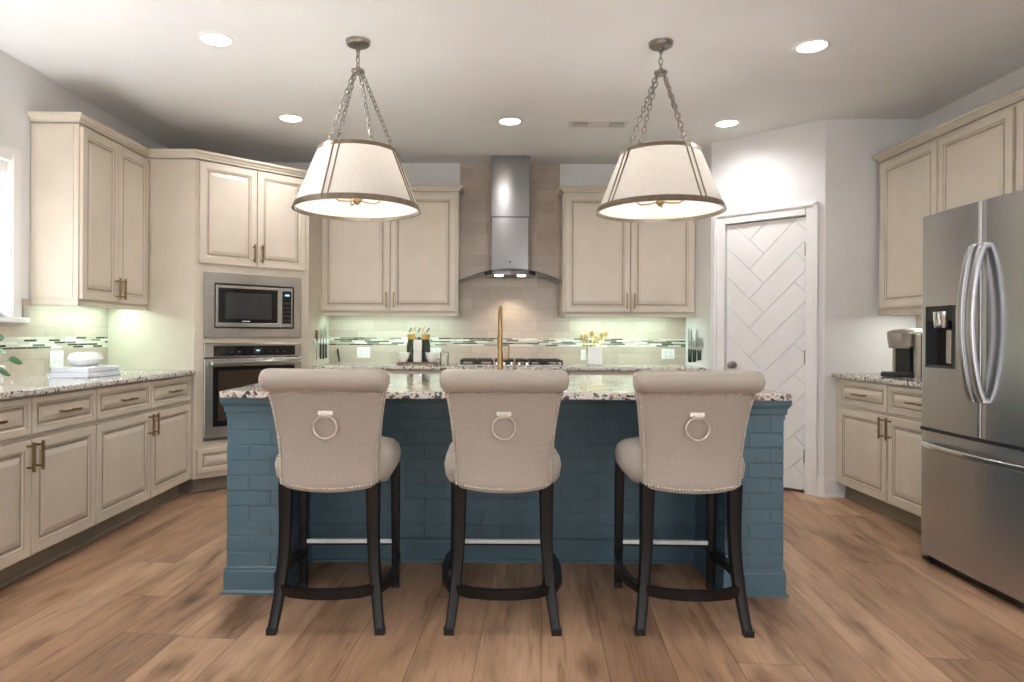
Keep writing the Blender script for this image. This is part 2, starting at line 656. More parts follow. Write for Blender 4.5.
def struct(o):
    o['kind'] = 'structure'
    return o


def rrect(a, b, n=6, rad=.3, cx=0, cy=0):
    # rounded rectangle ring, half sizes a,b
    r = min(a, b) * rad if rad <= 1 else rad
    out = []
    for sx, sy, a0 in ((1, 1, 0), (-1, 1, 90), (-1, -1, 180), (1, -1, 270)):
        for k in range(n + 1):
            t = R(a0 + 90 * k / n)
            out.append((cx + sx * (a - r) + r * math.cos(t), cy + sy * (b - r) + r * math.sin(t)))
    return out


# ------------------------------------------------------------------ room shell
mb = MB(); mb.box(-3.2, 3.6, -3.4, 6.8, -.1, 0, M['floor']); struct(mb.obj('floor'))
mb = MB(); mb.box(-3.2, 3.6, -3.4, 6.8, CEIL, CEIL + .1, M['ceil']); struct(mb.obj('ceiling'))
WY0, WY1, WZ0, WZ1 = 2.1, 3.955, 1.27, 2.17      # left window opening
mb = MB()
mb.box(WL - .12, WL, -3.2, WY0, 0, CEIL, M['wall'])
mb.box(WL - .12, WL, WY1, 6.5, 0, CEIL, M['wall'])
mb.box(WL - .12, WL, WY0, WY1, 0, WZ0, M['wall'])
mb.box(WL - .12, WL, WY0, WY1, WZ1, CEIL, M['wall'])
struct(mb.obj('wall_left'))
mb = MB(); mb.box(WR, WR + .12, -3.2, 5.16, 0, CEIL, M['wall']); struct(mb.obj('wall_right'))
mb = MB(); mb.box(WL, 1.97, YB, YB + .12, 0, CEIL, M['wall']); struct(mb.obj('wall_back'))
PA, PB = (1.85, 5.675), (2.485, 5.04)             # diagonal pantry wall, left and right ends
DX0, DX1, DTOP = .126, .765, 2.095
plen = math.hypot(PB[0] - PA[0], PB[1] - PA[1])
# pantry wall: local x along the wall, front at local y=0
mb = MB()
mb.box(0, DX0, 0, .1, 0, CEIL, M['wall'])
mb.box(DX1, plen, 0, .1, 0, CEIL, M['wall'])
mb.box(DX0, DX1, 0, .1, DTOP, CEIL, M['wall'])
mb.box(DX0 - .02, DX1 + .02, .1, .12, 0, CEIL, M['wall'])  # added unseen backing, stops sky light leaking under the door
struct(mb.obj('wall_pantry', loc=(PA[0], PA[1], 0), rz=R(-45)))
mb = MB(); mb.prism([(1.85, 5.675), (1.92, 5.745), (1.97, 5.8), (1.97, 6.4), (1.85, 6.4)], 0, CEIL, M['wall']); struct(mb.obj('wall_corner'))
mb = MB(); mb.prism([(2.485, 5.04), (3.17, 5.04), (3.17, 5.16), (2.56, 5.16), (2.553, 5.108)], 0, CEIL, M['wall']); struct(mb.obj('wall_alcove'))
# rear wall behind the viewer with two wide windows
mb = MB()
for x0, x1 in ((WL, -2.5), (-.2, .6), (2.9, WR)):
    mb.box(x0, x1, -3.2, -3.05, 0, CEIL, M['wall'])
for x0, x1 in ((-2.5, -.2), (.6, 2.9)):
    mb.box(x0, x1, -3.2, -3.05, 0, .35, M['wall'])
    mb.box(x0, x1, -3.2, -3.05, 2.5, CEIL, M['wall'])
struct(mb.obj('wall_rear'))

# left window: casing, sill, sash, pane, blind
wroot = struct(thing('window_1', 'white cased window with white blinds over the left counter', 'window', (WL, 0, 0)))
mb = MB()
for a in ((WY1, WY1 + .085, WZ0, WZ1 + .085), (WY0 - .085, WY0, WZ0, WZ1 + .085), (WY0, WY1, WZ1, WZ1 + .085)):
    mb.box(0, .018, a[0], a[1], a[2], a[3], M['trimw'], .003)
    mb.box(.018, .026, a[0] + .01 if a[1] - a[0] < .2 else a[0], a[1] - .01 if a[1] - a[0] < .2 else a[1], a[2], a[3] - .012, M['trimw'], .003)
mb.obj('window_casing', wroot)
mb = MB(); mb.box(-.1, .055, WY0 - .12, WY1 + .12, WZ0 - .03, WZ0, M['trimw'], .006)
mb.obj('window_sill', wroot)
mb = MB()
for a in ((WY0, WY0 + .05, WZ0, WZ1), (WY1 - .05, WY1, WZ0, WZ1), (WY0, WY1, WZ0, WZ0 + .05), (WY0, WY1, WZ1 - .05, WZ1), (3.0, 3.05, WZ0, WZ1)):
    mb.box(-.09, -.05, *a, M['trimw'])
mb.obj('window_frame', wroot)
mb = MB(); mb.box(-.074, -.07, WY0 + .05, WY1 - .05, WZ0 + .05, WZ1 - .05, M['winglass']); mb.obj('pane', wroot)
mb = MB()
z = WZ0 + .05
while z < WZ1 - .06:
    mb.faces([(-.045, WY0 + .01, z), (-.045, WY1 - .01, z), (-.0265, WY1 - .01, z - .034), (-.0265, WY0 + .01, z - .034)], [(0, 1, 2, 3)], M['blind'])
    z += .04
mb.box(-.05, -.005, WY0 + .005, WY1 - .005, WZ1 - .06, WZ1, M['blind'], .004)
mb.obj('blind', wroot)


# baseboards beside the pantry
def baseboard(mb, x0, x1):
    mb.box(x0, x1, -.016, 0, 0, .125, M['trimw'])
    mb.box(x0, x1, -.011, 0, .125, .14, M['trimw'])
    mb.box(x0, x1, -.026, -.016, 0, .018, M['trimw'])


mb = MB(); baseboard(mb, .852, plen + .005); struct(mb.obj('baseboard_pantry', loc=(PA[0], PA[1], 0), rz=R(-45)))
mb = MB(); baseboard(mb, -.006, .14); struct(mb.obj('baseboard_alcove', loc=(2.485, 5.04, 0)))
mb = MB(); baseboard(mb, 0, 6.2); struct(mb.obj('baseboard_right', loc=(WR, 2.6, 0), rz=R(-90)))

# pantry door
droot = struct(thing('door_1', 'white pantry door with herringbone plank relief', 'door', (PA[0], PA[1], 0), R(-45)))
mb = MB()
cw = .09
for x0, x1, z0, z1 in ((DX0 - cw, DX0, 0, DTOP + cw), (DX1, DX1 + cw, 0, DTOP + cw), (DX0, DX1, DTOP, DTOP + cw)):
    mb.box(x0, x1, -.018, 0, z0, z1, M['trimw'], .004)
    vert = x1 - x0 < .2
    left = x0 < DX0
    if vert:
        xa, xb = (x0, x0 + .028) if left else (x1 - .028, x1)
        mb.box(xa, xb, -.03, -.018, z0, z1, M['trimw'], .005)
    else:
        mb.box(DX0 - cw, DX1 + cw, -.03, -.018, z1 - .028, z1, M['trimw'], .005)
mb.obj('door_casing', droot)


def clip(poly, x0, x1, z0, z1):
    for ax, lim, sg in ((0, x0, 1), (0, x1, -1), (1, z0, 1), (1, z1, -1)):
        out = []
        for i in range(len(poly)):
            a, b = poly[i - 1], poly[i]
            da, db = sg * (a[ax] - lim), sg * (b[ax] - lim)
            if (da >= 0) != (db >= 0):
                t = da / (da - db)
                out.append((a[0] + (b[0] - a[0]) * t, a[1] + (b[1] - a[1]) * t))
            if db >= 0:
                out.append(b)
        poly = out
        if len(poly) < 3:
            return None
    area = sum(poly[i - 1][0] * poly[i][1] - poly[i][0] * poly[i - 1][1] for i in range(len(poly))) / 2
    return poly if abs(area) > 2e-4 else None


def inset_poly(poly, d):
    area = sum(poly[i - 1][0] * poly[i][1] - poly[i][0] * poly[i - 1][1] for i in range(len(poly)))
    if area < 0:
        poly = poly[::-1]
    clean = []
    for p in poly:
        if not clean or math.hypot(p[0] - clean[-1][0], p[1] - clean[-1][1]) > 1e-4:
            clean.append(p)
    if math.hypot(clean[0][0] - clean[-1][0], clean[0][1] - clean[-1][1]) < 1e-4:
        clean.pop()
    out = []
    n = len(clean)
    for i in range(n):
        a, b, c = Vector(clean[i - 1]), Vector(clean[i]), Vector(clean[(i + 1) % n])
        n1 = Vector((-(b - a).y, (b - a).x)).normalized()
        n2 = Vector((-(c - b).y, (c - b).x)).normalized()
        q = n1 + n2
        if q.length < 1e-3:
            return None
        q = q / max(q.dot(n1), .25)
        out.append((b.x + q.x * d, b.y + q.y * d))
    return clean, out


mb = MB()
dw = DX1 - DX0
DY = .012                                           # slab face sits a little inside the casing
mb.box(DX0 + .005, DX1 - .005, DY + .004, DY + .04, .022, DTOP - .006, M['doorw'])
pw, n3 = .165, 3
c45 = math.sqrt(.5)
for m_ in range(-4, 5):
    for k in range(-24, 25):
        for (a0, b0, wa, wb) in ((k + 2 * n3 * m_, k, n3, 1), (k + n3 + 2 * n3 * m_, k - n3 + 1, 1, n3)):
            q = [(a0, b0), (a0 + wa, b0), (a0 + wa, b0 + wb), (a0, b0 + wb)]
            q = [((x - y) * c45 * pw + .44, (x + y) * c45 * pw + .9) for x, y in q]
            q = clip(q, DX0 + .005, DX1 - .005, .022, DTOP - .006)
            if not q:
                continue
            r = inset_poly(q, .0022)
            if not r:
                continue
            o_, i_ = r
            n = len(o_)
            V = [(x, DY + .004, z) for x, z in o_] + [(x, DY - .001, z) for x, z in i_]
            mb.faces(V, [tuple(range(n, 2 * n))] + [(j, (j + 1) % n, n + (j + 1) % n, n + j) for j in range(n)], M['doorw'])
mb.obj('door_slab', droot)
mb = MB(); mb.lathe([(.0, -.062), (.018, -.06), (.027, -.048), (.027, -.036), (.013, -.026), (.012, -.008), (.03, -.006), (.03, .012)][::-1], M['nickel'], (DX0 + .068, 0, .95), 20, axis='Y')
mb.obj('door_knob', droot)
for z in (.28, 1.03, 1.84):
    mb = MB(); mb.box(DX1 - .012, DX1 + .004, -.004, .03, z - .05, z + .05, M['nickel']); mb.tube([(DX1 - .002, -.008, z - .052), (DX1 - .002, -.008, z + .052)], .006, M['nickel'], 8)
    mb.obj('hinge', droot)

# ------------------------------------------------------------------ backsplash
mb = MB(); mb.box(-1.484, 1.85, YB - .012, YB, .915, 1.42, M['tileb']); mb.box(-.268, .666, YB - .012, YB, 1.42, CEIL, M['tileb']); struct(mb.obj('trim_1'))
mb = MB(); mb.box(WL, WL + .012, 2.0, 4.979, .915, 1.24, M['tilel']); mb.box(WL, WL + .012, 4.078, 4.979, 1.24, 1.385, M['tilel']); struct(mb.obj('trim_2'))
mb = MB(); mb.box(WR - .012, WR, 3.68, 5.04, .915, 1.385, M['tilel']); struct(mb.obj('trim_3'))


# ------------------------------------------------------------------ cabinets
def raised_panel(x0, z0, w_, h, y, stile=.058, t=.02):
    # door or drawer front: front face at y-t, back at y
    mb = MB()
    f = y - t
    prof = [(0, y), (0, f + .003), (.003, f), (stile - .012, f), (stile - .009, f + .003), (stile - .004, f + .0035), (stile, f + .009), (stile + .004, f + .0095),
            (stile + .009, f + .0095), (stile + .014, f + .0065), (stile + .036, f + .001), (stile + .039, f + .0005)]
    gl = {3, 6, 7, 8}
    rings = [[(x0 + i, yy, z0 + i), (x0 + w_ - i, yy, z0 + i), (x0 + w_ - i, yy, z0 + h - i), (x0 + i, yy, z0 + h - i)] for i, yy in prof]
    for k, (a, b) in enumerate(zip(rings, rings[1:])):
        mb.faces(a + b, [(j, (j + 1) % 4, 4 + (j + 1) % 4, 4 + j) for j in range(4)], M['glaze'] if k in gl else M['cab'])
    mb.faces(rings[-1], [(0, 1, 2, 3)], M['cab'])
    mb.faces(rings[0], [(3, 2, 1, 0)], M['cab'])
    bmesh.ops.remove_doubles(mb.bm, verts=mb.bm.verts, dist=1e-5)
    return mb


def bar_handle(parent, x, z, y, vertical=True, ln=.14, m=None, name='handle'):
    m = m or M['brass']
    mb = MB()
    h = ln / 2
    if vertical:
        mb.box(x - .006, x + .006, y - .038, y - .026, z - h, z + h, m, .002)
        for s in (-1, 1):
            mb.box(x - .005, x + .005, y - .03, y, z + s * h * .72 - .005, z + s * h * .72 + .005, m)
    else:
        mb.box(x - h, x + h, y - .038, y - .026, z - .006, z + .006, m, .002)
        for s in (-1, 1):
            mb.box(x + s * h * .72 - .005, x + s * h * .72 + .005, y - .03, y, z - .005, z + .005, m)
    return mb.obj(name, parent)


def base_cabinet(label, loc, rz, W, D, cols, group='cream base cabinets', shoe=True):
    t = thing('base_cabinet', label, 'cabinet', loc, rz, group)
    mb = MB(); mb.box(0, W, 0, D, .115, .885, M['cab']); mb.obj('body', t)
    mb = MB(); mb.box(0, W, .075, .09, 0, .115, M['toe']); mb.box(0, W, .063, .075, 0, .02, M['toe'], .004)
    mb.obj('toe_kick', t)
    for x0, x1, hs in cols:
        d = raised_panel(x0, .126, x1 - x0, .548, 0).obj('door', t)
        bar_handle(d, x1 - .03 if hs > 0 else x0 + .03, .597, -.02)
        d = raised_panel(x0, .698, x1 - x0, .176, 0, .04).obj('drawer', t)
        bar_handle(d, (x0 + x1) / 2, .786, -.0195, False, .15)
    return t


CROWN = [(0, 0), (.006, .002), (.008, .018), (.018, .022), (.028, .038), (.045, .05), (.048, .058), (.048, .07), (-.02, .07), (-.02, 0)]


def upper_cabinet(label, loc, rz, W, D, z0, z1, cols, ends=(True, True), group='cream wall cabinets', hz=None, crown=True, rail=True):
    t = thing('upper_cabinet', label, 'cabinet', loc, rz, group)
    mb = MB(); mb.box(0, W, 0, D, z0, z1, M['cab'])
    if ends[0]:     # framed end panel on the exposed side
        mb.box(-.003, 0, .03, D - .03, z0 + .02, z1 - .02, M['cab'])
    mb.obj('body', t)
    for x0, x1, hs in cols:
        d = raised_panel(x0, z0 + .012, x1 - x0, z1 - z0 - .03, 0).obj('door', t)
        if hs:
            bar_handle(d, x1 - .03 if hs > 0 else x0 + .03, z0 + .11 if hz is None else hz, -.02)
    if crown:
        mb = MB()
        path = [(W, D), (W, -.0), (0, -.0), (0, D)]
        if not ends[1]:
            path = path[1:]
        if not ends[0]:
            path = path[:-1]
        mb.crown([(x, y) for x, y in path][::-1], [(o * .75 + .002, z1 + .008 + z * .72) for o, z in CROWN], M['cab'])
        mb.obj('crown_molding', t)
    if rail:
        mb = MB(); mb.box(0, W, -.004, .018, z0 - .032, z0, M['cab'], .004)
        for e, x in ((ends[0], 0), (ends[1], W)):
            if e:
                mb.box(x - .004 if x == 0 else x - .018, x + .018 if x == 0 else x + .004, -.004, D, z0 - .032, z0, M['cab'], .004)
        mb.obj('light_rail', t)
    return t


# left run: local x -> world +Y, front towards +X
G = .003
XL = -2.175
base_cabinet('unseen cream base cabinet added under the extended near end of the left counter', (XL, 1.44, 0), R(90), 1.207, .605, [(.004, .6, 1), (.606, 1.202, -1)])  # added out of view, carries the counter end that catches the sun
base_cabinet('cream base cabinet by the left picture edge, in front of the window', (XL, 2.65, 0), R(90), 1.114, .605, [(.004, .577, 1), (.583, 1.109, -1)])
base_cabinet('cream base cabinet on the left between oven cabinet and the nearer cabinet', (XL, 3.766, 0), R(90), 1.213, .605, [(.004, .606, 1), (.612, 1.196, -1)])
upper_cabinet('tall cream two-door wall cabinet above the left counter, beside the oven cabinet', (-2.49, 4.143, 0), R(90), .834, .29, 1.377, 2.452,
             [(.012, .413, 1), (.419, .822, -1)], (True, False), hz=1.475)
# right run: local x -> world -Y
base_cabinet('cream base cabinet between the white pantry corner and the steel refrigerator', (2.57, 5.038, 0), R(-90), 1.36, .59, [(.085, .672, 1), (.69, 1.3, -1)])
upper_cabinet('cream two-door wall cabinet above the coffee maker, left of the refrigerator top', (2.86, 5.0, 0), R(-90), 1.312, .31, 1.377, 2.452,
             [(.055, .664, 0), (.682, 1.292, 0)], (True, False))
upper_cabinet('short cream wall cabinet above the refrigerator, cut by the right picture edge', (2.86, 3.686, 0), R(-90), 1.08, .31, 1.9, 2.452,
             [(.012, .535, 0), (.541, 1.064, 0)], (False, False), rail=False)
# back run
upper_cabinet('cream two-door wall cabinet left of the steel range hood', (-1.512, 6.09, 0), 0, 1.244, .31, 1.38, 2.452, [(.02, .637, 1), (.643, 1.222, -1)], (False, True))
upper_cabinet('cream two-door wall cabinet right of the steel range hood', (.666, 6.09, 0), 0, 1.18, .31, 1.38, 2.452, [(.02, .595, 1), (.601, 1.16, -1)], (True, False))
base_cabinet('cream base cabinet against the back wall, left of the cooktop', (-1.483, 5.79, 0), 0, 1.18, .6, [(.03, .588, 1), (.594, 1.17, -1)])
base_cabinet('cream base cabinet against the back wall, below the cooktop', (-.301, 5.79, 0), 0, .99, .6, [(.01, .49, 1), (.5, .98, -1)])
base_cabinet('cream base cabinet against the back wall, right of the cooktop', (.691, 5.79, 0), 0, 1.155, .6, [(.01, .53, 1), (.545, 1.14, -1)])

# ------------------------------------------------------------------ oven cabinet (diagonal corner tower)
OA = (-2.145, 4.982)
OL = .935
ot = thing('oven_cabinet', 'tall cream corner cabinet housing the microwave and the wall oven', 'cabinet', (OA[0], OA[1], 0), R(45))
c45 = math.sqrt(.5)


def o_loc(x, y):      # world plan -> tower-local
    dx, dy = x - OA[0], y - OA[1]
    return (dx * c45 + dy * c45, -dx * c45 + dy * c45)


e1 = (OA[0] + OL * c45, OA[1] + OL * c45)
P = [(0, 0), (OL, 0), o_loc(e1[0], YB - .001), o_loc(WL + .001, YB - .001), o_loc(WL + .001, OA[1])]
mb = MB()
# shell with openings for the two appliances
mb.prism(P, 1.64, 2.452, M['cab'])
mb.prism(P, .115, .385, M['cab'])
mb.prism([(0, 0), (.07, 0), (.07, .5), o_loc(WL + .001, YB - .001), o_loc(WL + .001, OA[1])], .385, 1.64, M['cab'])
mb.prism([(.85, 0), (OL, 0), o_loc(e1[0], YB - .001), o_loc(WL + .001, YB - .001), (.07, .5), (.85, .5)], .385, 1.64, M['cab'])
mb.box(.07, .85, 0, .5, 1.113, 1.15, M['cab'])
mb.obj('body', ot)
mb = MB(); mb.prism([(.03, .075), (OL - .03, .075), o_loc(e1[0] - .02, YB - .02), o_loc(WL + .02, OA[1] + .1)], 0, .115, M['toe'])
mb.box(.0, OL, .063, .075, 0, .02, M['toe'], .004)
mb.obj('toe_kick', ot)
for x0, x1, hs in ((.03, .471, 1), (.477, .893, -1)):
    d = raised_panel(x0, 1.70, x1 - x0, .745, 0).obj('door', ot)
    bar_handle(d, x1 - .03 if hs > 0 else x0 + .03, 1.80, -.02)
d = raised_panel(.02, .155, .89, .175, 0, .04).obj('drawer', ot)
mb = MB()
mb.crown([P[4], P[0], P[1], P[2]], [(o * .75 + .002, 2.462 + z * .8) for o, z in CROWN], M['cab'])
mb.obj('crown_molding', ot)

# microwave with trim kit
mt = thing('microwave', 'built-in steel microwave with wide trim frame above the wall oven', 'microwave', (OA[0], OA[1], 0), R(45))
mb = MB()
X0, X1, Z0, Z1 = .065, .855, 1.153, 1.636
I = (.14, .79, 1.222, 1.560)
for a in ((X0, X1, Z0, I[2]), (X0, X1, I[3], Z1), (X0, I[0], I[2], I[3]), (I[1], X1, I[2], I[3])):
    mb.box(a[0], a[1], -.022, -.001, a[2], a[3], M['steel'])
mb.obj('trim_frame', mt)
mb = MB(); mb.box(I[0], I[1], .002, .4, I[2], I[3], M['black']); mb.obj('body', mt)
mb = MB()
fx0, fx1 = .152, .78
mz0, mz1 = 1.234, 1.548
mb.box(fx0, .672, -.016, .002, mz0, mz0 + .03, M['steel'], .002)
mb.box(fx0, .672, -.016, .002, mz1 - .022, mz1, M['steel'], .002)
mb.box(fx0, fx0 + .018, -.016, .002, mz0 + .03, mz1 - .022, M['steel'])
mb.box(.650, .672, -.016, .002, mz0 + .03, mz1 - .022, M['steel'])
door_m = mb.obj('door', mt)
mb = MB(); mb.box(fx0 + .018, .650, -.012, .002, mz0 + .03, mz1 - .022, M['dark'])
mb.box(fx0 + .075, .6, -.0135, -.012, mz0 + .06, mz1 - .055, M['mwglass'])
mb.obj('window', door_m)
mb = MB(); mb.box(.36, .42, -.014, -.012, mz0 + .04, mz0 + .046, M['plate']); mb.obj('name_mark', door_m)
mb = MB(); mb.box(.674, fx1, -.016, .002, mz0, mz1, M['steel'], .002); mb.box(.69, fx1 - .014, -.018, -.016, mz0 + .03, mz1 - .025, M['dark'])
cp = mb.obj('control_panel', mt)
mb = MB(); mb.box(.712, fx1 - .03, -.0195, -.018, mz1 - .064, mz1 - .05, M['led'])
mb.obj('display', cp)
for r_ in range(5):
    for c_ in range(3):
        mb = MB()
        mb.box(.703 + c_ * .02, .715 + c_ * .02, -.0192, -.018, mz0 + .05 + r_ * .034, mz0 + .062 + r_ * .034, M['dkgrey'])
        mb.obj('key', cp)

# wall oven
vt = thing('wall_oven', 'built-in steel wall oven with dark glass door below the microwave', 'oven', (OA[0], OA[1], 0), R(45))
mb = MB(); mb.box(.075, .845, .0, .49, .392, 1.105, M['black']); mb.obj('body', vt)
mb = MB(); mb.box(.065, .855, -.022, -.001, 1.003, 1.108, M['steel'], .002); mb.box(.135, .8, -.024, -.022, 1.013, 1.09, M['dark'])
cp = mb.obj('control_panel', vt)
mb = MB(); mb.box(.445, .52, -.026, -.024, 1.03, 1.075, M['black']); mb.box(.468, .497, -.0268, -.026, 1.049, 1.058, M['led']); mb.obj('display', cp)
for k in range(9):
    if 3 <= k <= 4:
        continue
    mb = MB(); mb.box(.2 + k * .062, .218 + k * .062, -.0252, -.024, 1.04, 1.046, M['dkgrey'])
    mb.obj('touch_key', cp)
mb = MB(); mb.box(.065, .855, -.03, -.001, .415, .995, M['steel'], .003); mb.box(.128, .792, -.032, -.03, .49, .935, M['dark'])
dv = mb.obj('door', vt)
mb = MB(); mb.box(.165, .755, -.0335, -.032, .53, .905, M['ovenglass']); mb.obj('window', dv)
mb = MB(); mb.box(.10, .82, -.078, -.056, .945, .976, M['chrome'], .006)
for x in (.125, .795):
    mb.box(x - .012, x + .012, -.06, -.03, .95, .972, M['chrome'])
mb.obj('handle', dv)
mb = MB(); mb.box(.065, .855, -.018, -.001, .391, .413, M['chrome']); mb.obj('bottom_trim', vt)


# ------------------------------------------------------------------ countertops
def slab(mb, poly, z0=.886, z1=.916):
    n = len(poly)
    vs, fs = mb.faces([(x, y, z0) for x, y in poly] + [(x, y, z1) for x, y in poly],
                      [tuple(range(n))[::-1], tuple(range(n, 2 * n))] + [(k, (k + 1) % n, n + (k + 1) % n, n + k) for k in range(n)], M['granite'])
    es = [e for f in fs[:2] for e in f.edges]
    bmesh.ops.bevel(mb.bm, geom=es, offset=.006, segments=3, affect='EDGES', profile=.5)
    return mb


mb = MB(); slab(mb, [(WL + .001, 1.4), (-2.125, 1.4), (-2.125, 4.978), (WL + .001, 4.978)])  # near end extended out of view to catch sun and bounce it upward
tag(mb.obj('countertop'), 'speckled granite countertop on the left base cabinets below the window', 'countertop', 'granite countertops')
mb = MB(); slab(mb, [(-1.481, 5.75), (1.848, 5.75), (1.848, YB - .013), (-1.481, YB - .013)])
tag(mb.obj('countertop'), 'speckled granite countertop along the back wall around the cooktop', 'countertop', 'granite countertops')
mb = MB(); slab(mb, [(2.528, 3.675), (WR - .013, 3.675), (WR - .013, 5.037), (2.528, 5.037)])
tag(mb.obj('countertop'), 'speckled granite countertop on the right under the coffee maker', 'countertop', 'granite countertops')
mb = MB(); slab(mb, [(-1.198, 3.05), (1.36, 3.05), (1.36, 4.46), (-1.198, 4.46)], .892, .924)
tag(mb.obj('countertop'), 'speckled granite countertop on the blue island behind the stools', 'countertop', 'granite countertops')

# ------------------------------------------------------------------ island
it = thing('kitchen_island', 'teal blue painted brick kitchen island in the room centre', 'kitchen island', (0, 0, 0))
IX0, IX1, IY0, IY1, IYR, CWD = -1.183, 1.347, 3.11, 4.42, 3.56, .26


def bricks(mb, L_, z0, z1, rh=.0695, bw=.2, phase=0):
    # brick courses on local plane y=0 facing -y, from x=0..L_
    mb.box(0, L_, 0, .01, z0, z1, M['blue'])
    n = int(round((z1 - z0) / rh))
    rh = (z1 - z0) / n
    for r in range(n):
        x = -((r + phase) % 2) * bw / 2
        while x < L_ - .004:
            a, b = max(x, 0), min(x + bw, L_)
            if b - a > .012:
                d = random.uniform(-.0006, .0006)
                g = .003
                mb.box(a + (g if a > 0 else -.001), b - (g if b < L_ else -.001), -.003 + d, .003, z0 + r * rh + g, z0 + (r + 1) * rh - g, M['blue'], .0022, 2)
            x += bw


def place(mb, fn, loc, rz):
    """build with fn in its own frame, then move what it added"""
    n0 = set(mb.bm.verts)
    fn()
    mat = Matrix.Translation(loc) @ Matrix.Rotation(rz, 4, 'Z')
    for v in mb.bm.verts:
        if v not in n0:
            v.co = mat @ v.co


BZ0, BZ1 = .12, .81
for side in (0, 1):
    xa = IX0 if side == 0 else IX1 - CWD
    xb = xa + CWD
    mb = MB()
    mb.box(xa + .008, xb - .008, IY0 + .008, IY1 - .01, 0, .892, M['bluew'])
    place(mb, lambda: bricks(mb, CWD, BZ0, BZ1, phase=side), (xa, IY0, 0), 0)
    dpt = IYR - IY0
    if side == 0:
        place(mb, lambda: bricks(mb, IY1 - IY0, BZ0, BZ1, phase=1), (xa, IY1, 0), R(-90))
        place(mb, lambda: bricks(mb, dpt, BZ0, BZ1, phase=1), (xb, IY0, 0), R(90))
    else:
        place(mb, lambda: bricks(mb, IY1 - IY0, BZ0, BZ1, phase=1), (xb, IY0, 0), R(90))
        place(mb, lambda: bricks(mb, dpt, BZ0, BZ1, phase=1), (xa, IYR, 0), R(-90))
    mb.obj('brick_column', it)
mb = MB()
mb.box(IX0 + CWD, IX1 - CWD, IYR + .01, IY1 - .01, 0, .892, M['bluew'])
place(mb, lambda: bricks(mb, IX1 - IX0 - 2 * CWD, BZ0, .89), (IX0 + CWD, IYR, 0), 0)
mb.obj('brick_panel', it)
BASEP = [(0, 0), (.022, 0), (.022, .008), (.016, .014), (.012, .018), (.012, .098), (.008, .106), (.008, .116), (.002, .122), (0, .122)]
TOPP = [(0, .8), (.006, .8), (.006, .822), (.012, .826), (.014, .85), (.026, .868), (.028, .892), (0, .892)]
path = [(IX0, IY1), (IX0, IY0), (IX0 + CWD, IY0), (IX0 + CWD, IYR), (IX1 - CWD, IYR), (IX1 - CWD, IY0), (IX1, IY0), (IX1, IY1)]
# travel so the right-hand side is outside
mb = MB(); mb.crown(path[::-1][::-1], [(o, z) for o, z in BASEP], M['bluew']); mb.obj('base_molding', it)
mb = MB(); mb.crown(path, TOPP, M['bluew']); mb.obj('top_molding', it)

# ------------------------------------------------------------------ faucet, soap dispenser
FX, FY, FZ = .076, 4.2, .924
ft = thing('faucet', 'tall brushed gold pull-down faucet on the island behind the middle stool', 'faucet', (FX, FY, FZ))
mb = MB(); mb.lathe([(.027, 0), (.027, .006), (.02, .012), (.017, .05), (.017, .15)], M['gold'], seg=20); mb.obj('base', ft)
mb = MB()
pts = [(0, 0, .14), (0, 0, .34)] + [(0, .09 - .09 * math.cos(R(a)), .34 + .09 * math.sin(R(a))) for a in range(15, 181, 15)] + [(0, .18, .27)]
mb.tube(pts, .0125, M['gold'], 14, up=(1, 0, 0)); mb.obj('spout', ft)
mb = MB(); mb.lathe([(.014, .27), (.017, .25), (.018, .2), (.015, .17), (.012, .168)], M['gold'], (0, .18, 0), 16); mb.obj('spray_head', ft)
mb = MB(); mb.tube([(.012, 0, .11), (.04, 0, .112), (.05, 0, .116)], .007, M['gold'], 10, up=(0, 1, 0)); mb.tube([(.05, 0, .112), (.052, 0, .2)], .0045, M['gold'], 8, up=(0, 1, 0)); mb.obj('handle', ft)
st = thing('soap_dispenser', 'small gold soap pump beside the tall gold faucet', 'soap dispenser', (.165, 4.22, FZ))
mb = MB(); mb.lathe([(.018, 0), (.018, .006), (.012, .012), (.011, .06), (.006, .064), (.006, .1)], M['gold'], seg=16); mb.obj('body', st)
mb = MB(); mb.tube([(0, 0, .1), (0, .02, .112), (0, .07, .108), (0, .085, .098)], .006, M['gold'], 8, up=(1, 0, 0)); mb.obj('spout', st)

# ------------------------------------------------------------------ range hood and cooktop
HX = .194
ht = thing('range_hood', 'steel chimney range hood with curved glass canopy on the back wall', 'range hood', (HX, YB - .012, 0))
mb = MB(); mb.box(-.165, .165, -.275, 0, 1.76, 2.24, M['steelh'], .004); mb.obj('lower_chimney', ht)
mb = MB(); mb.box(-.172, .172, -.282, 0, 2.24, CEIL - .001, M['steelh'], .004); mb.obj('upper_chimney', ht)
mb = MB()
mb.prism([(-.225, 0), (-.225, -.3), (-.16, -.36), (0, -.385), (.16, -.36), (.225, -.3), (.225, 0)], 1.715, 1.748, M['steelh'])
mb.prism([(-.19, 0), (-.19, -.27), (.19, -.27), (.19, 0)], 1.748, 1.762, M['steelh'])
hb = mb.obj('motor_housing', ht)
mb = MB(); mb.box(-.15, .15, -.3, -.08, 1.709, 1.715, M['dkgrey']); mb.obj('filter', hb)
for x in (-.1, .1):
    mb = MB(); mb.lathe([(.0, 1.704), (.034, 1.704), (.038, 1.709), (.038, 1.716)], M['hoodlens'], (x, -.33, 0), 16); mb.obj('lamp', hb)
mb = MB()
rows = []
for k in range(25):
    u = -1 + 2 * k / 24
    x = u * .455
    zt = 1.765 - .10 * abs(u) ** 2.0
    yf = -.47 + .10 * abs(u) ** 3
    rows.append([(x, 0, zt), (x, yf, zt - .004), (x, yf, zt - .012), (x, 0, zt - .008)])
mb.loft(rows, M['hoodglass'], smooth=True); mb.obj('glass_canopy', ht, sharp=50)
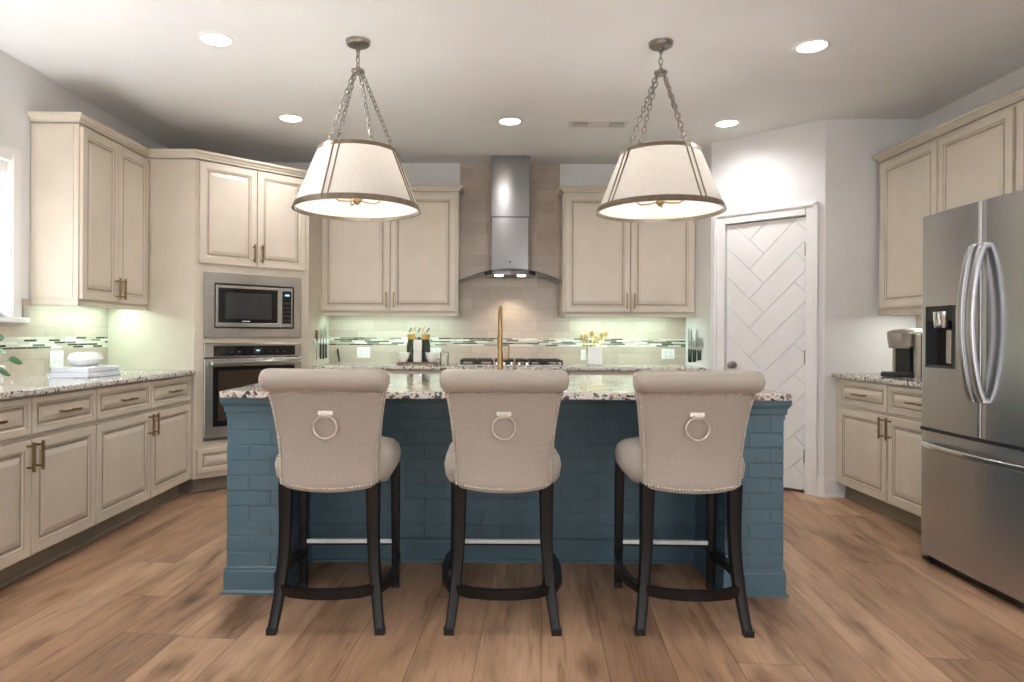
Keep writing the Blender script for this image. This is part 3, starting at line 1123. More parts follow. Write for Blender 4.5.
mb = MB(); mb.lathe([(0, 0), (.009, 0), (.009, -.002), (0, -.002)], M['dkgrey'], (0, -.2765, 1.84), 14, axis='Y'); mb.obj('emblem', ht)

kt = thing('cooktop', 'black gas cooktop with cast iron grates set in the back counter', 'cooktop', (HX + .01, 6.07, .916))
mb = MB(); mb.box(-.455, .455, -.265, .265, 0, .012, M['steel'], .004); mb.obj('base', kt)
for gx in (-.3, 0, .3):
    mb = MB()
    for x in (gx - .135, gx, gx + .135):
        mb.box(x - .007, x + .007, -.2, .24, .036, .052, M['iron'], .003)
    for y in (-.2, -.09, .02, .13, .24):
        mb.box(gx - .142, gx + .142, y - .007, y + .007, .036, .052, M['iron'], .003)
    for x in (gx - .135, gx + .135):
        for y in (-.2, .24):
            mb.box(x - .007, x + .007, y - .007, y + .007, .012, .04, M['iron'])
    mb.obj('grate', kt)
for bx, by, r_ in ((-.3, -.09, .04), (-.3, .13, .032), (0, .02, .055), (.3, -.09, .032), (.3, .13, .04)):
    mb = MB(); mb.lathe([(r_ + .01, .012), (r_ + .008, .022), (r_, .024), (r_ * .9, .031), (.0, .032)], M['iron'], (bx, by, 0), 18); mb.obj('burner', kt)
for k in range(5):
    mb = MB(); mb.lathe([(.019, .012), (.018, .034), (.015, .037), (0, .037)], M['chrome'], (-.13 + k * .065, -.235, 0), 14); mb.obj('knob', kt)


# ------------------------------------------------------------------ stools
def make_stool():
    t = thing('bar_stool', '', 'bar stool', (0, 0, 0))
    # seat cushion
    mb = MB()
    rings = []
    for z, a, b, cy in ((.568, .20, .205, .025), (.574, .222, .224, .025), (.60, .238, .238, .025), (.645, .244, .244, .025), (.68, .236, .238, .025),
                        (.70, .215, .22, .025), (.712, .17, .18, .03), (.718, .09, .1, .03)):
        rings.append([(x, y, z) for x, y in rrect(a, b, 7, .42, 0, cy)])
    mb.loft(rings, M['linen']); mb.obj('seat', t, sharp=60)

    # backrest: bowed slab, leaning to the rear, flaring to the top
    def hw(z):
        s = max(0, (z - .575) / .39)
        return .196 + .010 * s + .028 * s ** 3

    def yr(z):
        s = max(0, (z - .575) / .39)
        return -.232 - .012 * s - .055 * s ** 2.2

    def bow(z):
        s = max(0, (z - .575) / .39)
        return .042 * (1 - .6 * s)

    def rear(x, z):
        return yr(z) - bow(z) * (1 - (x / hw(z)) ** 2)

    mb = MB()
    rings = []
    zs = [.572, .578, .60, .65, .70, .75, .80, .85, .90, .94, .975, 1.0]
    nx = 14
    for i, z in enumerate(zs):
        ring = []
        sh = .008 if i == 0 else 0
        for k in range(nx + 1):
            x = (-1 + 2 * k / nx) * (hw(z) - sh)
            y = rear(x, z) + (.012 * abs(-1 + 2 * k / nx) ** 8) + sh
            ring.append((x, y, z - (.016 * (1 - (x / hw(z)) ** 2) if z < .58 else 0)))
        for k in range(nx, -1, -1):
            x = (-1 + 2 * k / nx) * (hw(z) - sh)
            y = rear(x, z) + .07 - .012 * abs(-1 + 2 * k / nx) ** 8 - sh
            ring.append((x, y, z))
        rings.append(ring)
    mb.loft(rings, M['linen']); bk = mb.obj('backrest', t, sharp=60)
    # scrolled top roll
    mb = MB()
    rings = []
    RY, RZ, RH = -.307, 1.003, .25
    for u, k in ((-1, .3), (-.992, .55), (-.965, .80), (-.92, .94), (-.86, 1), (-.5, 1), (0, .97), (.5, 1), (.86, 1), (.92, .94), (.965, .80), (.992, .55), (1, .3)):
        rings.append([(u * RH, RY - .018 * (1 - u * u) + .047 * k * math.cos(2 * PI * j / 20) * 1.05, RZ + .044 * k * math.sin(2 * PI * j / 20)) for j in range(20)])
    mb.loft(rings, M['linen']); mb.obj('top_roll', bk, sharp=60)
    # nailheads round the rear panel
    mb = MB()
    pts = []
    z = .592
    while z < .955:
        for s in (-1, 1):
            x = s * (hw(z) - .008)
            pts.append((x, rear(x, z) + .006, z))
        z += .0115
    x = -.186
    while x <= .187:
        pts.append((x, rear(x, .585) - .001, .588 - .016 * (1 - (x / .2) ** 2)))
        x += .0115
    x = -.215
    while x <= .216:
        pts.append((x, rear(x, .95) - .001, .953))
        x += .0115
    for p in pts:
        mb.sphere(p, .0052, M['nail'], 6, 4)
    nh = mb.obj('nailhead_trim', bk)
    nh['kind'] = 'stuff'
    # ring pull
    yk = rear(0, .86)
    mb = MB(); mb.box(-.03, .03, yk - .008, yk + .004, .862, .882, M['nail'], .003); mb.box(-.016, .016, yk - .016, yk, .852, .874, M['nail'], .004)
    pl = mb.obj('pull_plate', bk)
    mb = MB(); mb.tube([(.045 * math.sin(2 * PI * k / 32), yk - .014 - .004 * math.cos(2 * PI * k / 32), .818 + .045 * math.cos(2 * PI * k / 32)) for k in range(32)], .0048, M['nail'], 8, True, up=(0, 1, 0))
    mb.obj('ring', pl)
    sq = [(-1, -1), (1, -1), (1, 1), (-1, 1)]

    def leg(path, w0, w1):
        mb = MB()
        n = len(path)
        for i in range(n - 1):
            pass
        rings = []
        for i, (x, y, z) in enumerate(path):
            h = (w0 + (w1 - w0) * i / (n - 1)) / 2
            rings.append([(x + a, y + b, z) for a, b in rrect(h, h, 2, .25)])
        mb.loft(rings, M['stoolwood'])
        o = mb.obj('leg', t, sharp=50)
        x, y, z = path[-1]
        h = w1 / 2 + .0015
        mb = MB(); mb.loft([[(x + a, y + b, zz) for a, b in rrect(h, h, 2, .25)] for zz in (0.0, .024)], M['black']); mb.obj('foot_cap', o)

    for s in (-1, 1):
        pth = []
        for k in range(13):
            z = .585 * (1 - k / 12)
            q = 1 - z / .585
            xx = .174 + .004 * q + .036 * max(0, q - .35) ** 1.6 * 1.9
            yy = -.205 + .012 * math.sin(q * PI * .9) - .062 * q ** 2.2
            pth.append((s * xx, yy, z))
        leg(pth, .056, .037)
        leg([(s * .212, .232, .59), (s * .214, .236, .3), (s * .215, .242, 0)], .042, .034)
    # hoop foot rail: rear arc and bowed sides
    pts = [(-.213, .236, .165), (-.236, .13, .165), (-.244, .0, .165), (-.236, -.12, .165), (-.205, -.215, .165), (-.13, -.268, .165), (-.05, -.288, .165)]
    pts = pts + [(0, -.29, .165)] + [(-x, y, z) for x, y, z in pts[::-1]]
    mb = MB(); mb.sweep(pts, [(-.013, -.019), (.013, -.019), (.013, .019), (-.013, .019)], M['stoolwood'], smooth=True); mb.obj('foot_hoop', t)
    mb = MB(); mb.box(-.2, .2, .226, .242, .198, .222, M['stoolwood'], .003); mb.obj('front_stretcher', t)
    mb = MB(); mb.box(-.197, .197, .2205, .2455, .2085, .2265, M['plateal'], .001); o = mb.obj('footrest_plate', t); o['label'] = 'chrome plate on the front stretcher'
    return t


LAB = ['beige linen bar stool with black legs at the left end of the island',
       'beige linen bar stool with black legs in the middle, in front of the gold faucet',
       'beige linen bar stool at the right end of the island, nearest the pantry door']
s0 = make_stool()
for i, (x, y, rz) in enumerate(((-.637, 2.955, 1.0), (.064, 2.96, 0), (.826, 2.96, -1.5))):
    o = s0 if i == 0 else copy_tree(s0)
    o.location = (x, y, 0)
    o.rotation_euler = (0, 0, R(rz))
    tag(o, LAB[i], 'bar stool', 'beige bar stools along the island')


# ------------------------------------------------------------------ pendants
def make_pendant():
    t = thing('pendant_lamp', '', 'pendant lamp', (0, 0, 0))       # origin on the ceiling
    mb = MB(); mb.lathe([(.0, -.024), (.056, -.024), (.062, -.02), (.064, -.015), (.064, -.003), (.068, 0)], M['nickel'], seg=32)
    mb.lathe([(.0, -.055), (.012, -.055), (.012, -.024)], M['nickel'], seg=12); mb.obj('canopy', t)

    def chain(a, b, name='chain', lk=.04, r=.0034):
        a, b = Vector(a), Vector(b)
        n = max(2, int(round((b - a).length / (lk * .78))))
        d = (b - a) / n
        ax = d.normalized()
        mb = MB()
        s1 = ax.orthogonal().normalized()
        s2 = ax.cross(s1)
        for i in range(n):
            c = a + d * (i + .5)
            sd = s1 if i % 2 else s2
            hl, hw_ = lk / 2, .0105
            mb.tube([c + ax * hl * math.cos(2 * PI * k / 10) + sd * hw_ * math.sin(2 * PI * k / 10) for k in range(10)], r, M['nickel'], 5, True, up=tuple(ax.cross(sd)))
        mb.obj(name, t)

    chain((0, 0, -.055), (0, 0, -.148), 'top_chain')
    mb = MB(); mb.lathe([(.0, -.178), (.03, -.178), (.036, -.17), (.036, -.158), (.014, -.152), (.012, -.14), (0, -.138)], M['nickel'], seg=24); mb.obj('hub', t)
    A0 = R(-108)
    zt, zb, rt, rb = -.602, -.928, .212, .342
    for k in range(4):
        a = A0 + k * PI / 2
        c, s = math.cos(a), math.sin(a)
        chain((.026 * c, .026 * s, -.174), (rt * .97 * c, rt * .97 * s, zt + .012))
    mb = MB()
    seg = 64
    for off in (0, -.003):
        pass
    rings = [[(r * math.cos(2 * PI * k / seg), r * math.sin(2 * PI * k / seg), z) for k in range(seg)] for r, z in ((rt, zt), (rb, zb), (rb - .003, zb), (rt - .003, zt), (rt, zt))]
    mb.loft(rings, M['shade'], cap0=False, cap1=False); sh = mb.obj('lamp_shade', t)
    for nm, r, z, h in (('top_band', rt, zt, .018), ('bottom_band', rb, zb, .028)):
        mb = MB()
        sl = (rb - rt) / (zt - zb)
        if nm == 'top_band':
            pr = [(r - .006, z + .004), (r + .004, z + .004), (r + .004 + sl * h, z - h), (r + sl * h, z - h)]
        else:
            pr = [(r + .001 - sl * h, z + h), (r + .005 - sl * h, z + h), (r + .006, z - .004), (r - .007, z - .004)]
        rr = [[(q * math.cos(2 * PI * k / seg), q * math.sin(2 * PI * k / seg), zz) for k in range(seg)] for q, zz in pr + pr[:1]]
        mb.loft(rr, M['bronze'], cap0=False, cap1=False); mb.obj(nm, sh)
    for k in range(4):
        a = A0 + k * PI / 2
        mb = MB()
        for da in (-.0, 0):
            pass
        for sgn in (-1, 1):
            ro, ri = .0, 0
            off = sgn * .017
            c, s = math.cos(a), math.sin(a)
            p0 = Vector((rt * c - off * s, rt * s + off * c, zt + .002)) + Vector((c, s, 0)) * .003
            p1 = Vector((rb * c - off * s, rb * s + off * c, zb)) + Vector((c, s, 0)) * .003
            mb.tube([p0, p1], .0042, M['bronze'], 8, up=(c, s, 0))
        mb.obj('strap', sh)
    # light cluster
    mb = MB()
    mb.lathe([(0, -.90), (.008, -.898), (.014, -.89), (.024, -.882), (.024, -.866), (.012, -.86), (.007, -.85), (.007, zt), (0, zt)], M['gold'], seg=16)
    for k in range(3):
        a = k * PI / 3
        c, s = math.cos(a), math.sin(a)
        mb.tube([(-rt * .97 * c, -rt * .97 * s, zt - .002), (rt * .97 * c, rt * .97 * s, zt - .002)], .003, M['nickel'], 6)
    mb.lathe([(0, zt - .012), (.012, zt - .012), (.012, zt + .008), (0, zt + .008)], M['nickel'], seg=12)
    cl = mb.obj('light_cluster', t)
    for k in range(4):
        a = A0 + PI / 4 + k * PI / 2
        c, s = math.cos(a), math.sin(a)
        mb = MB()
        mb.tube([(.02 * c, .02 * s, -.874), (.05 * c, .05 * s, -.882), (.1 * c, .1 * s, -.884), (.125 * c, .125 * s, -.872), (.128 * c, .128 * s, -.845)], .0048, M['gold'], 8)
        mb.lathe([(.0, -.845), (.016, -.843), (.013, -.835), (.011, -.78), (0, -.779)], M['gold'], (.128 * c, .128 * s, 0), 12)
        mb.obj('arm', cl)
        mb = MB(); mb.lathe([(.007, -.779), (.016, -.755), (.013, -.73), (.003, -.70), (0, -.699)], M['bulb'], (.128 * c, .128 * s, 0), 12); mb.obj('bulb', cl)
    return t


p0 = make_pendant()
for i, (x, rz, lb) in enumerate(((-.722, 0, 'white tapered drum pendant lamp hanging over the left half of the island'), (.941, R(-46), 'white tapered drum pendant lamp hanging over the right half of the island'))):
    o = p0 if i == 0 else copy_tree(p0)
    o.location = (x, 3.75, CEIL)
    o.rotation_euler = (0, 0, rz)
    tag(o, lb, 'pendant lamp', 'pendant lamps over the island')
    light('pendant_glow', 'POINT', (x, 3.75, CEIL - .74), 4, (1, .97, .94), .06)

# ------------------------------------------------------------------ recessed lights and vent
CL = ['round recessed ceiling light, the near one left of the left pendant', 'round recessed ceiling light, the far one above the oven cabinet',
      'round recessed ceiling light in front of the range hood', 'round recessed ceiling light in front of the pantry corner, behind the right pendant',
      'round recessed ceiling light, the near one right of the right pendant']
for (x, y), lb in zip(CANS, CL):
    t = thing('recessed_light', lb, 'ceiling light', (x, y, CEIL), 0, 'recessed ceiling lights')
    mb = MB(); mb.lathe([(.074, -.001), (.078, -.006), (.096, -.004), (.098, 0)], M['trimw'], seg=36); mb.obj('trim_ring', t)
    mb = MB(); mb.lathe([(0, -.0045), (.076, -.0045), (.076, -.0005), (0, -.0005)], M['lens'], seg=32); mb.obj('lens', t)
t = thing('ceiling_vent', 'small white ceiling vent with two slotted openings near the range hood', 'vent', (.83, 5.19, CEIL))
mb = MB(); mb.box(-.22, .22, -.075, .075, -.006, 0, M['ventw'], .002); mb.obj('frame', t)
for x in (-.135, .135):
    mb = MB(); mb.box(x - .055, x + .055, -.05, .05, -.0075, -.006, M['vent'])
    for k in range(4):
        yy = -.035 + k * .0235
        mb.box(x - .055, x + .055, yy - .004, yy + .004, -.011, -.0075, M['ventw'])
    mb.obj('louver', t)

# ------------------------------------------------------------------ refrigerator (local x -> world -Y, front towards -X)
rf = thing('refrigerator', 'stainless steel french-door refrigerator at the right edge', 'refrigerator', (2.296, 3.62, 0), R(-90))
FW = .915
mb = MB(); mb.box(.004, FW - .004, .085, .84, .03, 1.80, M['dkgrey'], .004); mb.obj('body', rf)


def bulge(x, amt=.012):
    u = (x - FW / 2) / (FW / 2)
    return -amt * (1 - u * u)


def door_prism(mb, xa, xb, z0, z1, m, back=.075, n=12, left=False, right=False, yo=0):
    pts = [(xa + (xb - xa) * k / n, bulge(xa + (xb - xa) * k / n) + yo) for k in range(n + 1)]
    rd = .01
    if left:
        pts = [(xa, pts[0][1] + rd), (xa + rd * .3, pts[0][1] + rd * .3)] + [p for p in pts if p[0] > xa + rd]
    if right:
        pts = [p for p in pts if p[0] < xb - rd] + [(xb - rd * .3, pts[-1][1] + rd * .3), (xb, pts[-1][1] + rd)]
    mb.prism(pts + [(xb, back), (xa, back)], z0, z1, m)


SX = .455
hx0, hx1, hz0, hz1 = .052, .272, 1.025, 1.34
mb = MB()
SV = M['steelv']
door_prism(mb, .002, hx0, .712, 1.815, SV, left=True, n=4)
door_prism(mb, hx0, hx1, .712, hz0, SV)
door_prism(mb, hx0, hx1, hz1, 1.815, SV)
door_prism(mb, hx1, SX - .003, .712, 1.815, SV, right=True)
dl = mb.obj('door', rf, sharp=25)
mb = MB()
mb.box(hx0, hx1, .05, .07, hz0, hz1, M['black'])
mb.box(hx0, hx0 + .004, -.01, .06, hz0, hz1, M['dkgrey']); mb.box(hx1 - .004, hx1, -.016, .06, hz0, hz1, M['dkgrey'])
mb.box(hx0, hx1, -.01, .06, hz0, hz0 + .012, M['dkgrey'])
mb.box(hx0 + .004, hx1 - .004, -.006, .05, hz1 - .075, hz1, M['black'])
ds = mb.obj('dispenser', dl)
mb = MB(); mb.lathe([(.0, hz1 - .115), (.04, hz1 - .112), (.044, hz1 - .1), (.048, hz1 - .03), (0, hz1 - .03)], M['chrome'], ((hx0 + hx1) / 2, .012, 0), 18); mb.obj('spout_housing', ds)
mb = MB(); mb.box((hx0 + hx1) / 2 - .012, (hx0 + hx1) / 2 + .03, .03, .05, hz0 + .02, hz1 - .12, M['steel'], .005); mb.obj('paddle', ds)
mb = MB(); door_prism(mb, SX + .003, FW - .002, .712, 1.815, SV, left=True, right=True, n=14); dr = mb.obj('door', rf, sharp=25)
mb = MB(); door_prism(mb, .002, FW - .002, .05, .694, SV, left=True, right=True, n=24); fd = mb.obj('freezer_drawer', rf, sharp=25)
mb = MB(); mb.box(.004, FW - .004, -.004, .08, .694, .712, M['black']); mb.obj('door_gasket', rf)
for xs, dd in ((SX - .034, dl), (SX + .034, dr)):
    mb = MB()
    pts = []
    for k in range(17):
        u = k / 16
        zz = .89 + .715 * u
        pts.append((xs, bulge(xs) - .014 - .055 * math.sin(PI * u) ** .7, zz))
    mb.sweep(pts, rrect(.019, .012, 3, .6), M['steelv'], up=(0, -1, 0))
    for zz in (.892, 1.603):
        mb.box(xs - .013, xs + .013, bulge(xs) - .02, bulge(xs) + .002, zz - .014, zz + .014, M['chrome'], .004)
    mb.obj('handle', dd)
mb = MB()
pts = []
for k in range(25):
    u = k / 24
    xx = .045 + (FW - .09) * u
    pts.append((xx, bulge(xx) - .012 - .05 * math.sin(PI * u) ** .7, .628))
mb.sweep(pts, rrect(.011, .014, 3, .6), M['chrome'])
for xx in (.048, FW - .048):
    mb.box(xx - .012, xx + .012, bulge(xx) - .02, bulge(xx) + .003, .614, .642, M['chrome'], .003)
mb.obj('handle', fd)
mb = MB(); mb.box(.02, FW - .02, .03, .06, .012, .05, M['black']); mb.obj('kick_grille', rf)
for xx in (.04, FW - .04):
    mb = MB(); mb.lathe([(0, 0), (.02, 0), (.02, .014), (.012, .018), (.012, .05), (0, .05)], M['black'], (xx, .045, 0), 14); mb.box(xx - .022, xx + .022, .0, .03, .012, .03, M['black'], .004)
    mb.obj('foot', rf)

# ------------------------------------------------------------------ coffee maker
ct = thing('coffee_maker', 'champagne and black pod coffee maker on the right counter beside the refrigerator', 'coffee maker', (2.812, 4.56, .917), R(-76))
mb = MB()     # local front is -y
mb.box(-.085, .085, -.03, .21, 0, .285, M['keurig'], .02, 3); mb.obj('body', ct)
mb = MB()
for s in (-1, 1):
    mb.box(s * .085 - .012, s * .085 + .012, -.04, .0, .0, .285, M['champagne'], .006)
mb.obj('side_trim', ct)
mb = MB(); mb.box(-.08, .08, -.155, -.03, 0, .03, M['black'], .008); mb.box(-.07, .07, -.15, -.035, .03, .034, M['dkgrey']); mb.obj('drip_tray', ct)
mb = MB(); mb.lathe([(0, .19), (.06, .19), (.066, .2), (.074, .27), (.072, .29), (0, .292)], M['champagne'], (0, -.075, 0), 24); mb.box(-.07, .07, -.08, .0, .2, .288, M['champagne'], .01); mb.obj('brew_head', ct)
mb = MB(); mb.box(-.05, .05, -.045, -.029, .034, .19, M['black'], .004); mb.obj('splash_panel', ct)
mb = MB()
rr = [[(x, y, z) for x, y in rrect(a, b, 6, .6, 0, cy)] for z, a, b, cy in ((.286, .09, .165, .04), (.30, .088, .16, .04), (.314, .07, .13, .05), (.322, .03, .06, .06))]
mb.loft(rr, M['champagne']); mb.obj('lid', ct)

# ------------------------------------------------------------------ left counter: bowl, trays, plant
CT = .9165
for i, (x0, x1, y0, y1, z0, lb) in enumerate(((-2.58, -2.34, 4.0, 4.36, 0, 'white marble tray lying on the left counter, bottom of the pair'),
                                              (-2.57, -2.35, 4.01, 4.35, .0305, 'white marble tray under the ribbed white bowl, top of the pair'))):
    mb = MB(); mb.box(x0, x1, y0, y1, CT + z0, CT + z0 + .03, M['marble'], .004)
    tag(mb.obj('tray'), lb, 'tray', 'stacked white trays')
t = thing('lidded_bowl', 'squat white ribbed bowl on the trays beside the left outlet', 'bowl', (-2.475, 4.2, CT + .061))
mb = MB()
seg = 64
rings = []
for r, z in ((.03, 0), (.055, .0), (.066, .008), (.09, .026), (.097, .044), (.092, .062), (.084, .072)):
    rings.append([(r * (1 + .02 * math.cos(16 * 2 * PI * k / seg)) * math.cos(2 * PI * k / seg), r * (1 + .02 * math.cos(16 * 2 * PI * k / seg)) * math.sin(2 * PI * k / seg), z) for k in range(seg)])
mb.loft(rings, M['white']); mb.obj('bowl_body', t)
mb = MB(); mb.lathe([(.084, .072), (.082, .079), (.05, .085), (.0, .087)], M['white'], seg=32); mb.obj('lid', t)
t = thing('potted_plant', 'small green leafy plant on the left counter at the picture edge', 'plant', (-2.50, 3.42, CT))
mb = MB(); mb.lathe([(0, 0), (.05, 0), (.06, .01), (.07, .09), (.066, .094), (.06, .08), (0, .078)], M['white'], seg=24); mb.obj('pot', t)
LV = [((-.01, -.03, .17), 20, .07), ((.085, .02, .125), 5, .085), ((.04, -.02, .085), -8, .10), ((-.06, .03, .2), 150, .08), ((-.09, 0, .13), 185, .08),
      ((.0, .05, .215), 60, .07), ((-.03, -.04, .11), 215, .07), ((.03, .02, .16), 35, .06), ((-.04, .05, .16), 120, .07)]
stm = MB()
for p, a, ln in LV:
    stm.tube([(0, 0, .07), (p[0] * .25, p[1] * .25, .07 + (p[2] - .07) * .6), p], .0035, M['stem'], 6)
stm.obj('stem', t)
for p, a, ln in LV:
    mb = MB()
    ca, sa = math.cos(R(a)), math.sin(R(a))
    rows = []
    for i in range(8):
        u = i / 7
        wdt = .024 * math.sin(PI * min(1, u * .93 + .035)) ** .8
        c = Vector((p[0] + ca * u * ln * .9, p[1] - .012 * u, p[2] + sa * u * ln - .02 * u * u))
        sd = Vector((-sa * .8, -.45, ca * .8)).normalized() * wdt
        nn = Vector((0, .004, 0))
        dn = Vector((0, .0012, 0))
        rows.append([c - sd, c + nn, c + sd, c + sd + dn, c + nn + dn, c - sd + dn])
    mb.loft(rows, M['leaf']); mb.obj('leaf', t)


# ------------------------------------------------------------------ outlets
def outlet(label, loc, rz, w_=.12, h=.115, gangs=2, name='outlet'):
    t = thing(name, label, name, loc, rz, 'white wall outlet plates')
    mb = MB(); mb.box(-w_ / 2, w_ / 2, -.006, 0, -h / 2, h / 2, M['plate'], .003); mb.obj('cover_plate', t)
    for g in range(gangs):
        x = (g - (gangs - 1) / 2) * .046
        mb = MB(); mb.box(x - .017, x + .017, -.009, -.006, -.034, .034, M['white'], .002)
        for zz in (-.017, .017):
            for dx in (-.006, .006):
                mb.box(x + dx - .001, x + dx + .001, -.0094, -.009, zz - .005, zz + .005, M['dkgrey'])
        mb.obj('receptacle', t)
    return t


outlet('white outlet plate on the left backsplash beside the ribbed bowl', (WL + .012, 4.385, 1.013), R(90), .135, .105)
outlet('white outlet plate on the back tiles, left of the bottle tray', (-1.163, YB - .012, 1.012), 0, .122, .1)
outlet('white outlet plate on the back tiles, partly behind the bottle tray', (-.50, YB - .012, 1.012), 0, .122, .1)
outlet('white outlet plate on the back tiles behind the utensil crock', (.93, YB - .012, 1.0), 0, .122, .1)
outlet('white outlet plate on the back tiles, right end near the wall knives', (1.685, YB - .012, 1.012), 0, .122, .1)

# ------------------------------------------------------------------ back counter: utensils, bottles
t = thing('utensil_crock', 'square white ceramic crock of wooden utensils on the back counter', 'crock', (.955, 6.15, CT))
mb = MB()
rr = [[(x, y, z) for x, y in rrect(a, a, 3, .12)] for z, a in ((0, .055), (.0, .06), (.006, .064), (.165, .064), (.165, .057), (.03, .056))]
mb.loft(rr, M['white'], smooth=False); mb.obj('crock_body', t)
UL = ['leftmost', 'second', 'third', 'fourth', 'fifth', 'rightmost']
for k in range(6):
    dx = -.05 + k * .02
    u = thing('wooden_utensil', '%s of the pale wooden utensils in the white crock' % UL[k], 'utensil', (.955 + dx * .5, 6.15 + (.018 if k % 2 else -.018), CT + .034), 0, 'utensils in the white crock')
    tip = Vector((dx * 1.5, 0, .19 + .02 * (k % 3)))
    mb = MB(); mb.tube([(0, 0, 0), tip], .006, M['spoon'], 8, up=(0, 1, 0)); mb.obj('utensil_handle', u)
    mb = MB(); mb.sphere(tip + Vector((dx * .15, 0, .02)), .02, M['spoon'], 10, 8, (1, .4, 1.5)); mb.obj('utensil_head', u)

TX, TY = -.625, 6.1
mb = MB(); mb.box(TX - .19, TX + .19, TY - .09, TY + .11, CT + .006, CT + .022, M['walnut'], .006)
for a in (-1, 1):
    for b in (-.07, .09):
        mb.box(TX + a * .16 - .012, TX + a * .16 + .012, TY + b - .012, TY + b + .012, CT, CT + .008, M['walnut'])
tag(mb.obj('serving_board'), 'low walnut board under the bottles and white bowls on the back counter', 'board')
BT = CT + .0225
for dx, lb in ((-.125, 'small white bowl on the walnut board, left of the bottles'), (.125, 'small white bowl on the walnut board, right of the bottles')):
    mb = MB(); mb.lathe([(0, 0), (.03, 0), (.034, .006), (.05, .04), (.056, .085), (.052, .085), (.045, .045), (0, .012)], M['white'], (TX + dx, TY - .02, BT), 28)
    tag(mb.obj('small_bowl'), lb, 'bowl', 'white bowls on the walnut board')
for dx, lb in ((-.065, 'dark olive bottle with amber top, left behind the white jars'), (.065, 'dark olive bottle with amber top, right behind the white jars')):
    t = thing('bottle', lb, 'bottle', (TX + dx, TY + .05, BT), 0, 'dark bottles on the walnut board')
    mb = MB(); mb.lathe([(0, 0), (.036, 0), (.042, .006), (.042, .15), (.036, .175), (.03, .19), (.03, .2), (0, .2)], M['olive'], seg=24); mb.obj('bottle_body', t)
    mb = MB(); mb.lathe([(.0, .2), (.034, .2), (.036, .21), (.036, .245), (.02, .25), (0, .25)], M['amber'], seg=20); mb.obj('cap', t)
for k, lb in enumerate(('cream square jar at the bottom, between the dark bottles', 'cream square jar stacked on top, between the dark bottles')):
    t = thing('square_jar', lb, 'jar', (TX, TY - .03, BT + k * .1), 0, 'cream jars between the bottles')
    mb = MB(); mb.box(-.036, .036, -.036, .036, 0, .088, M['label'], .006); mb.obj('jar_body', t)
    mb = MB(); mb.box(-.033, .033, -.033, .033, .088, .0985, M['plate'], .003); mb.obj('lid', t)
t = thing('sprig_vase', 'thin dried sprigs in a dark bud vase behind the cream jars', 'vase', (TX + .0, TY + .09, BT))
mb = MB(); mb.lathe([(0, 0), (.02, 0), (.024, .03), (.012, .16), (.012, .22), (.009, .22), (0, .1)], M['olive'], seg=16); mb.obj('vase_body', t)
for k in range(5):
    a = -.4 + .2 * k
    mb = MB(); mb.tube([(0, 0, .15), (a * .1, 0, .24), (a * .2, .004 * k, .29 + .015 * (k % 2))], .0018, M['stem'], 5, up=(0, 1, 0))
    for j in range(3):
        mb.sphere((a * .2 + .008 * (j - 1), .004 * k, .27 + .014 * j + .015 * (k % 2)), .007, M['amber'] if k % 2 else M['leaf'], 6, 5, (1, .6, 1.2))
    mb.obj('sprig', t)
t = thing('glass_jar', 'clear glass jar on the back counter right of the walnut board', 'jar', (-.385, 6.02, CT))
mb = MB(); mb.lathe([(0, 0), (.036, 0), (.04, .006), (.04, .10), (.036, .108), (.033, .108), (.037, .09), (.037, .01), (0, .006)], M['glass'], seg=24); mb.obj('jar_body', t)
mb = MB(); mb.lathe([(.0, .128), (.012, .126), (.014, .118), (.008, .112), (.038, .112), (.038, .1085), (0, .1085)], M['glass'], seg=24); mb.obj('lid', t)


# ------------------------------------------------------------------ wall knives
def knife(name, label, loc, rz, group, bl, bw_, hl, hm, tilt=0, cleaver=False):
    # local: wall at y=0, front -y; blade up from z=0, handle down
    t = thing(name, label, 'knife', loc, rz, group)
    mb = MB()
    if cleaver:
        P_ = [(-bw_, 0), (bw_, 0), (bw_, bl), (-bw_, bl)]
    else:
        P_ = [(-bw_, 0), (bw_, 0), (bw_, bl * .6), (bw_ * .5, bl * .85), (-bw_ * .8, bl), (-bw_, bl * .7)]
    P_ = [(x + z * tilt, z) for x, z in P_]
    n = len(P_)
    mb.faces([(x, -.012, z) for x, z in P_] + [(x, -.0145, z) for x, z in P_], [tuple(range(n)), tuple(range(n, 2 * n))[::-1]] + [(k, (k + 1) % n, n + (k + 1) % n, n + k) for k in range(n)], M['bladem'])
    mb.obj('blade', t)
    mb = MB()
    mb.sweep([(0, -.0135, .004), (-hl * .5 * tilt, -.0135, -hl * .5), (-hl * tilt, -.0135, -hl)], rrect(.009, .007, 3, .5), hm, up=(0, -1, 0))
    mb.obj('knife_handle', t)
    return t


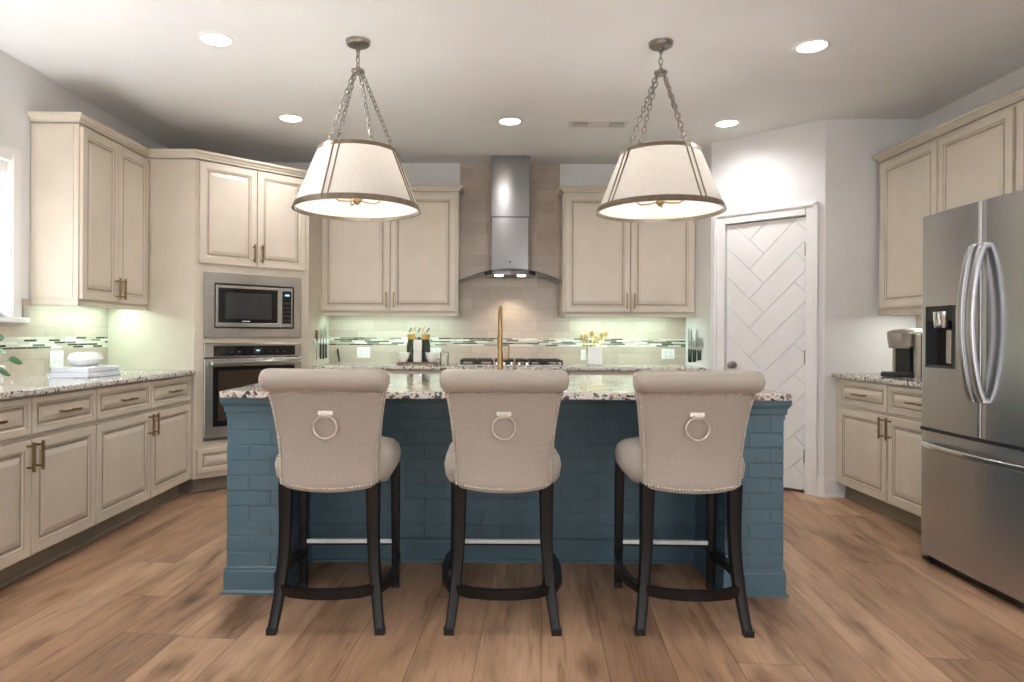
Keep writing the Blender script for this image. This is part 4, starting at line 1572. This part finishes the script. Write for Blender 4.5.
# right: rack on the short white wall (faces -X): local x -> world -Y
mb = MB(); mb.box(0, .42, -.0115, 0, 0, .045, M['steel'], .002)
tag(mb.obj('knife_rack', None, (1.85, 6.27, 1.085), R(-90)), 'steel magnetic knife strip on the white wall right of the back counter', 'knife rack')
KL = ['leftmost', 'second', 'third', 'fourth', 'fifth', 'rightmost']
for k, (bl, bw_, hl, cv) in enumerate(((.2, .016, .115, False), (.19, .014, .115, False), (.12, .013, .11, False), (.19, .02, .105, False), (.11, .014, .09, False), (.105, .04, .085, True))):
    knife('kitchen_knife', '%s of the black-handled knives on the right wall strip' % KL[k], (1.85, 6.24 - k * .068, 1.06), R(-90), 'knives on the right wall strip', bl, bw_, hl, M['black'], (0, .1, -.12, .16, -.2, .05)[k], cv)
# left: on the oven cabinet side (faces +X): local x -> world +Y
SXL = e1[0]
mb = MB(); mb.box(0, .5, -.0115, 0, 0, .04, M['ventw'], .002)
tag(mb.obj('knife_rack', None, (SXL + .002, 5.8, 1.10), R(90)), 'pale magnetic strip on the oven cabinet side left of the back counter', 'knife rack')
for k, (yy, bl, hl, hm, lb) in enumerate(((5.86, .11, .0, None, ''), (6.0, .15, .12, M['black'], 'left'), (6.1, .17, .125, M['black'], 'middle'), (6.2, .19, .12, M['black'], 'right'))):
    if hm is None:
        t = thing('sharpening_rod', 'thin rod with reddish wooden handle on the oven cabinet side', 'sharpening rod', (SXL, yy, 1.10), R(90))
        mb = MB(); mb.tube([(0, -.014, -.14), (0, -.014, .03)], .004, M['bladem'], 8, up=(0, 1, 0)); mb.obj('rod', t)
        mb = MB(); mb.sweep([(0, -.014, .02), (0, -.014, .07), (0, -.014, .115)], rrect(.012, .01, 3, .7), M['redwood'], up=(0, -1, 0)); mb.obj('rod_handle', t)
    else:
        knife('kitchen_knife', '%s one of three black-handled knives on the oven cabinet side' % lb, (SXL, yy, 1.085), R(90), 'knives on the oven cabinet side', bl, .018, hl, hm)
t = thing('paring_knife', 'short black-handled knife leaning on the back tiles beside the oven cabinet', 'knife', (-1.40, 6.34, CT), 0)
mb = MB(); mb.sweep([(.022, -.0, .012), (-.004, .035, .125)], rrect(.011, .008, 3, .5), M['black'], up=(1, 0, 0)); mb.obj('knife_handle', t)
mb = MB(); mb.box(.018, .03, -.004, .002, 0, .014, M['bladem']); mb.obj('bolster', t)
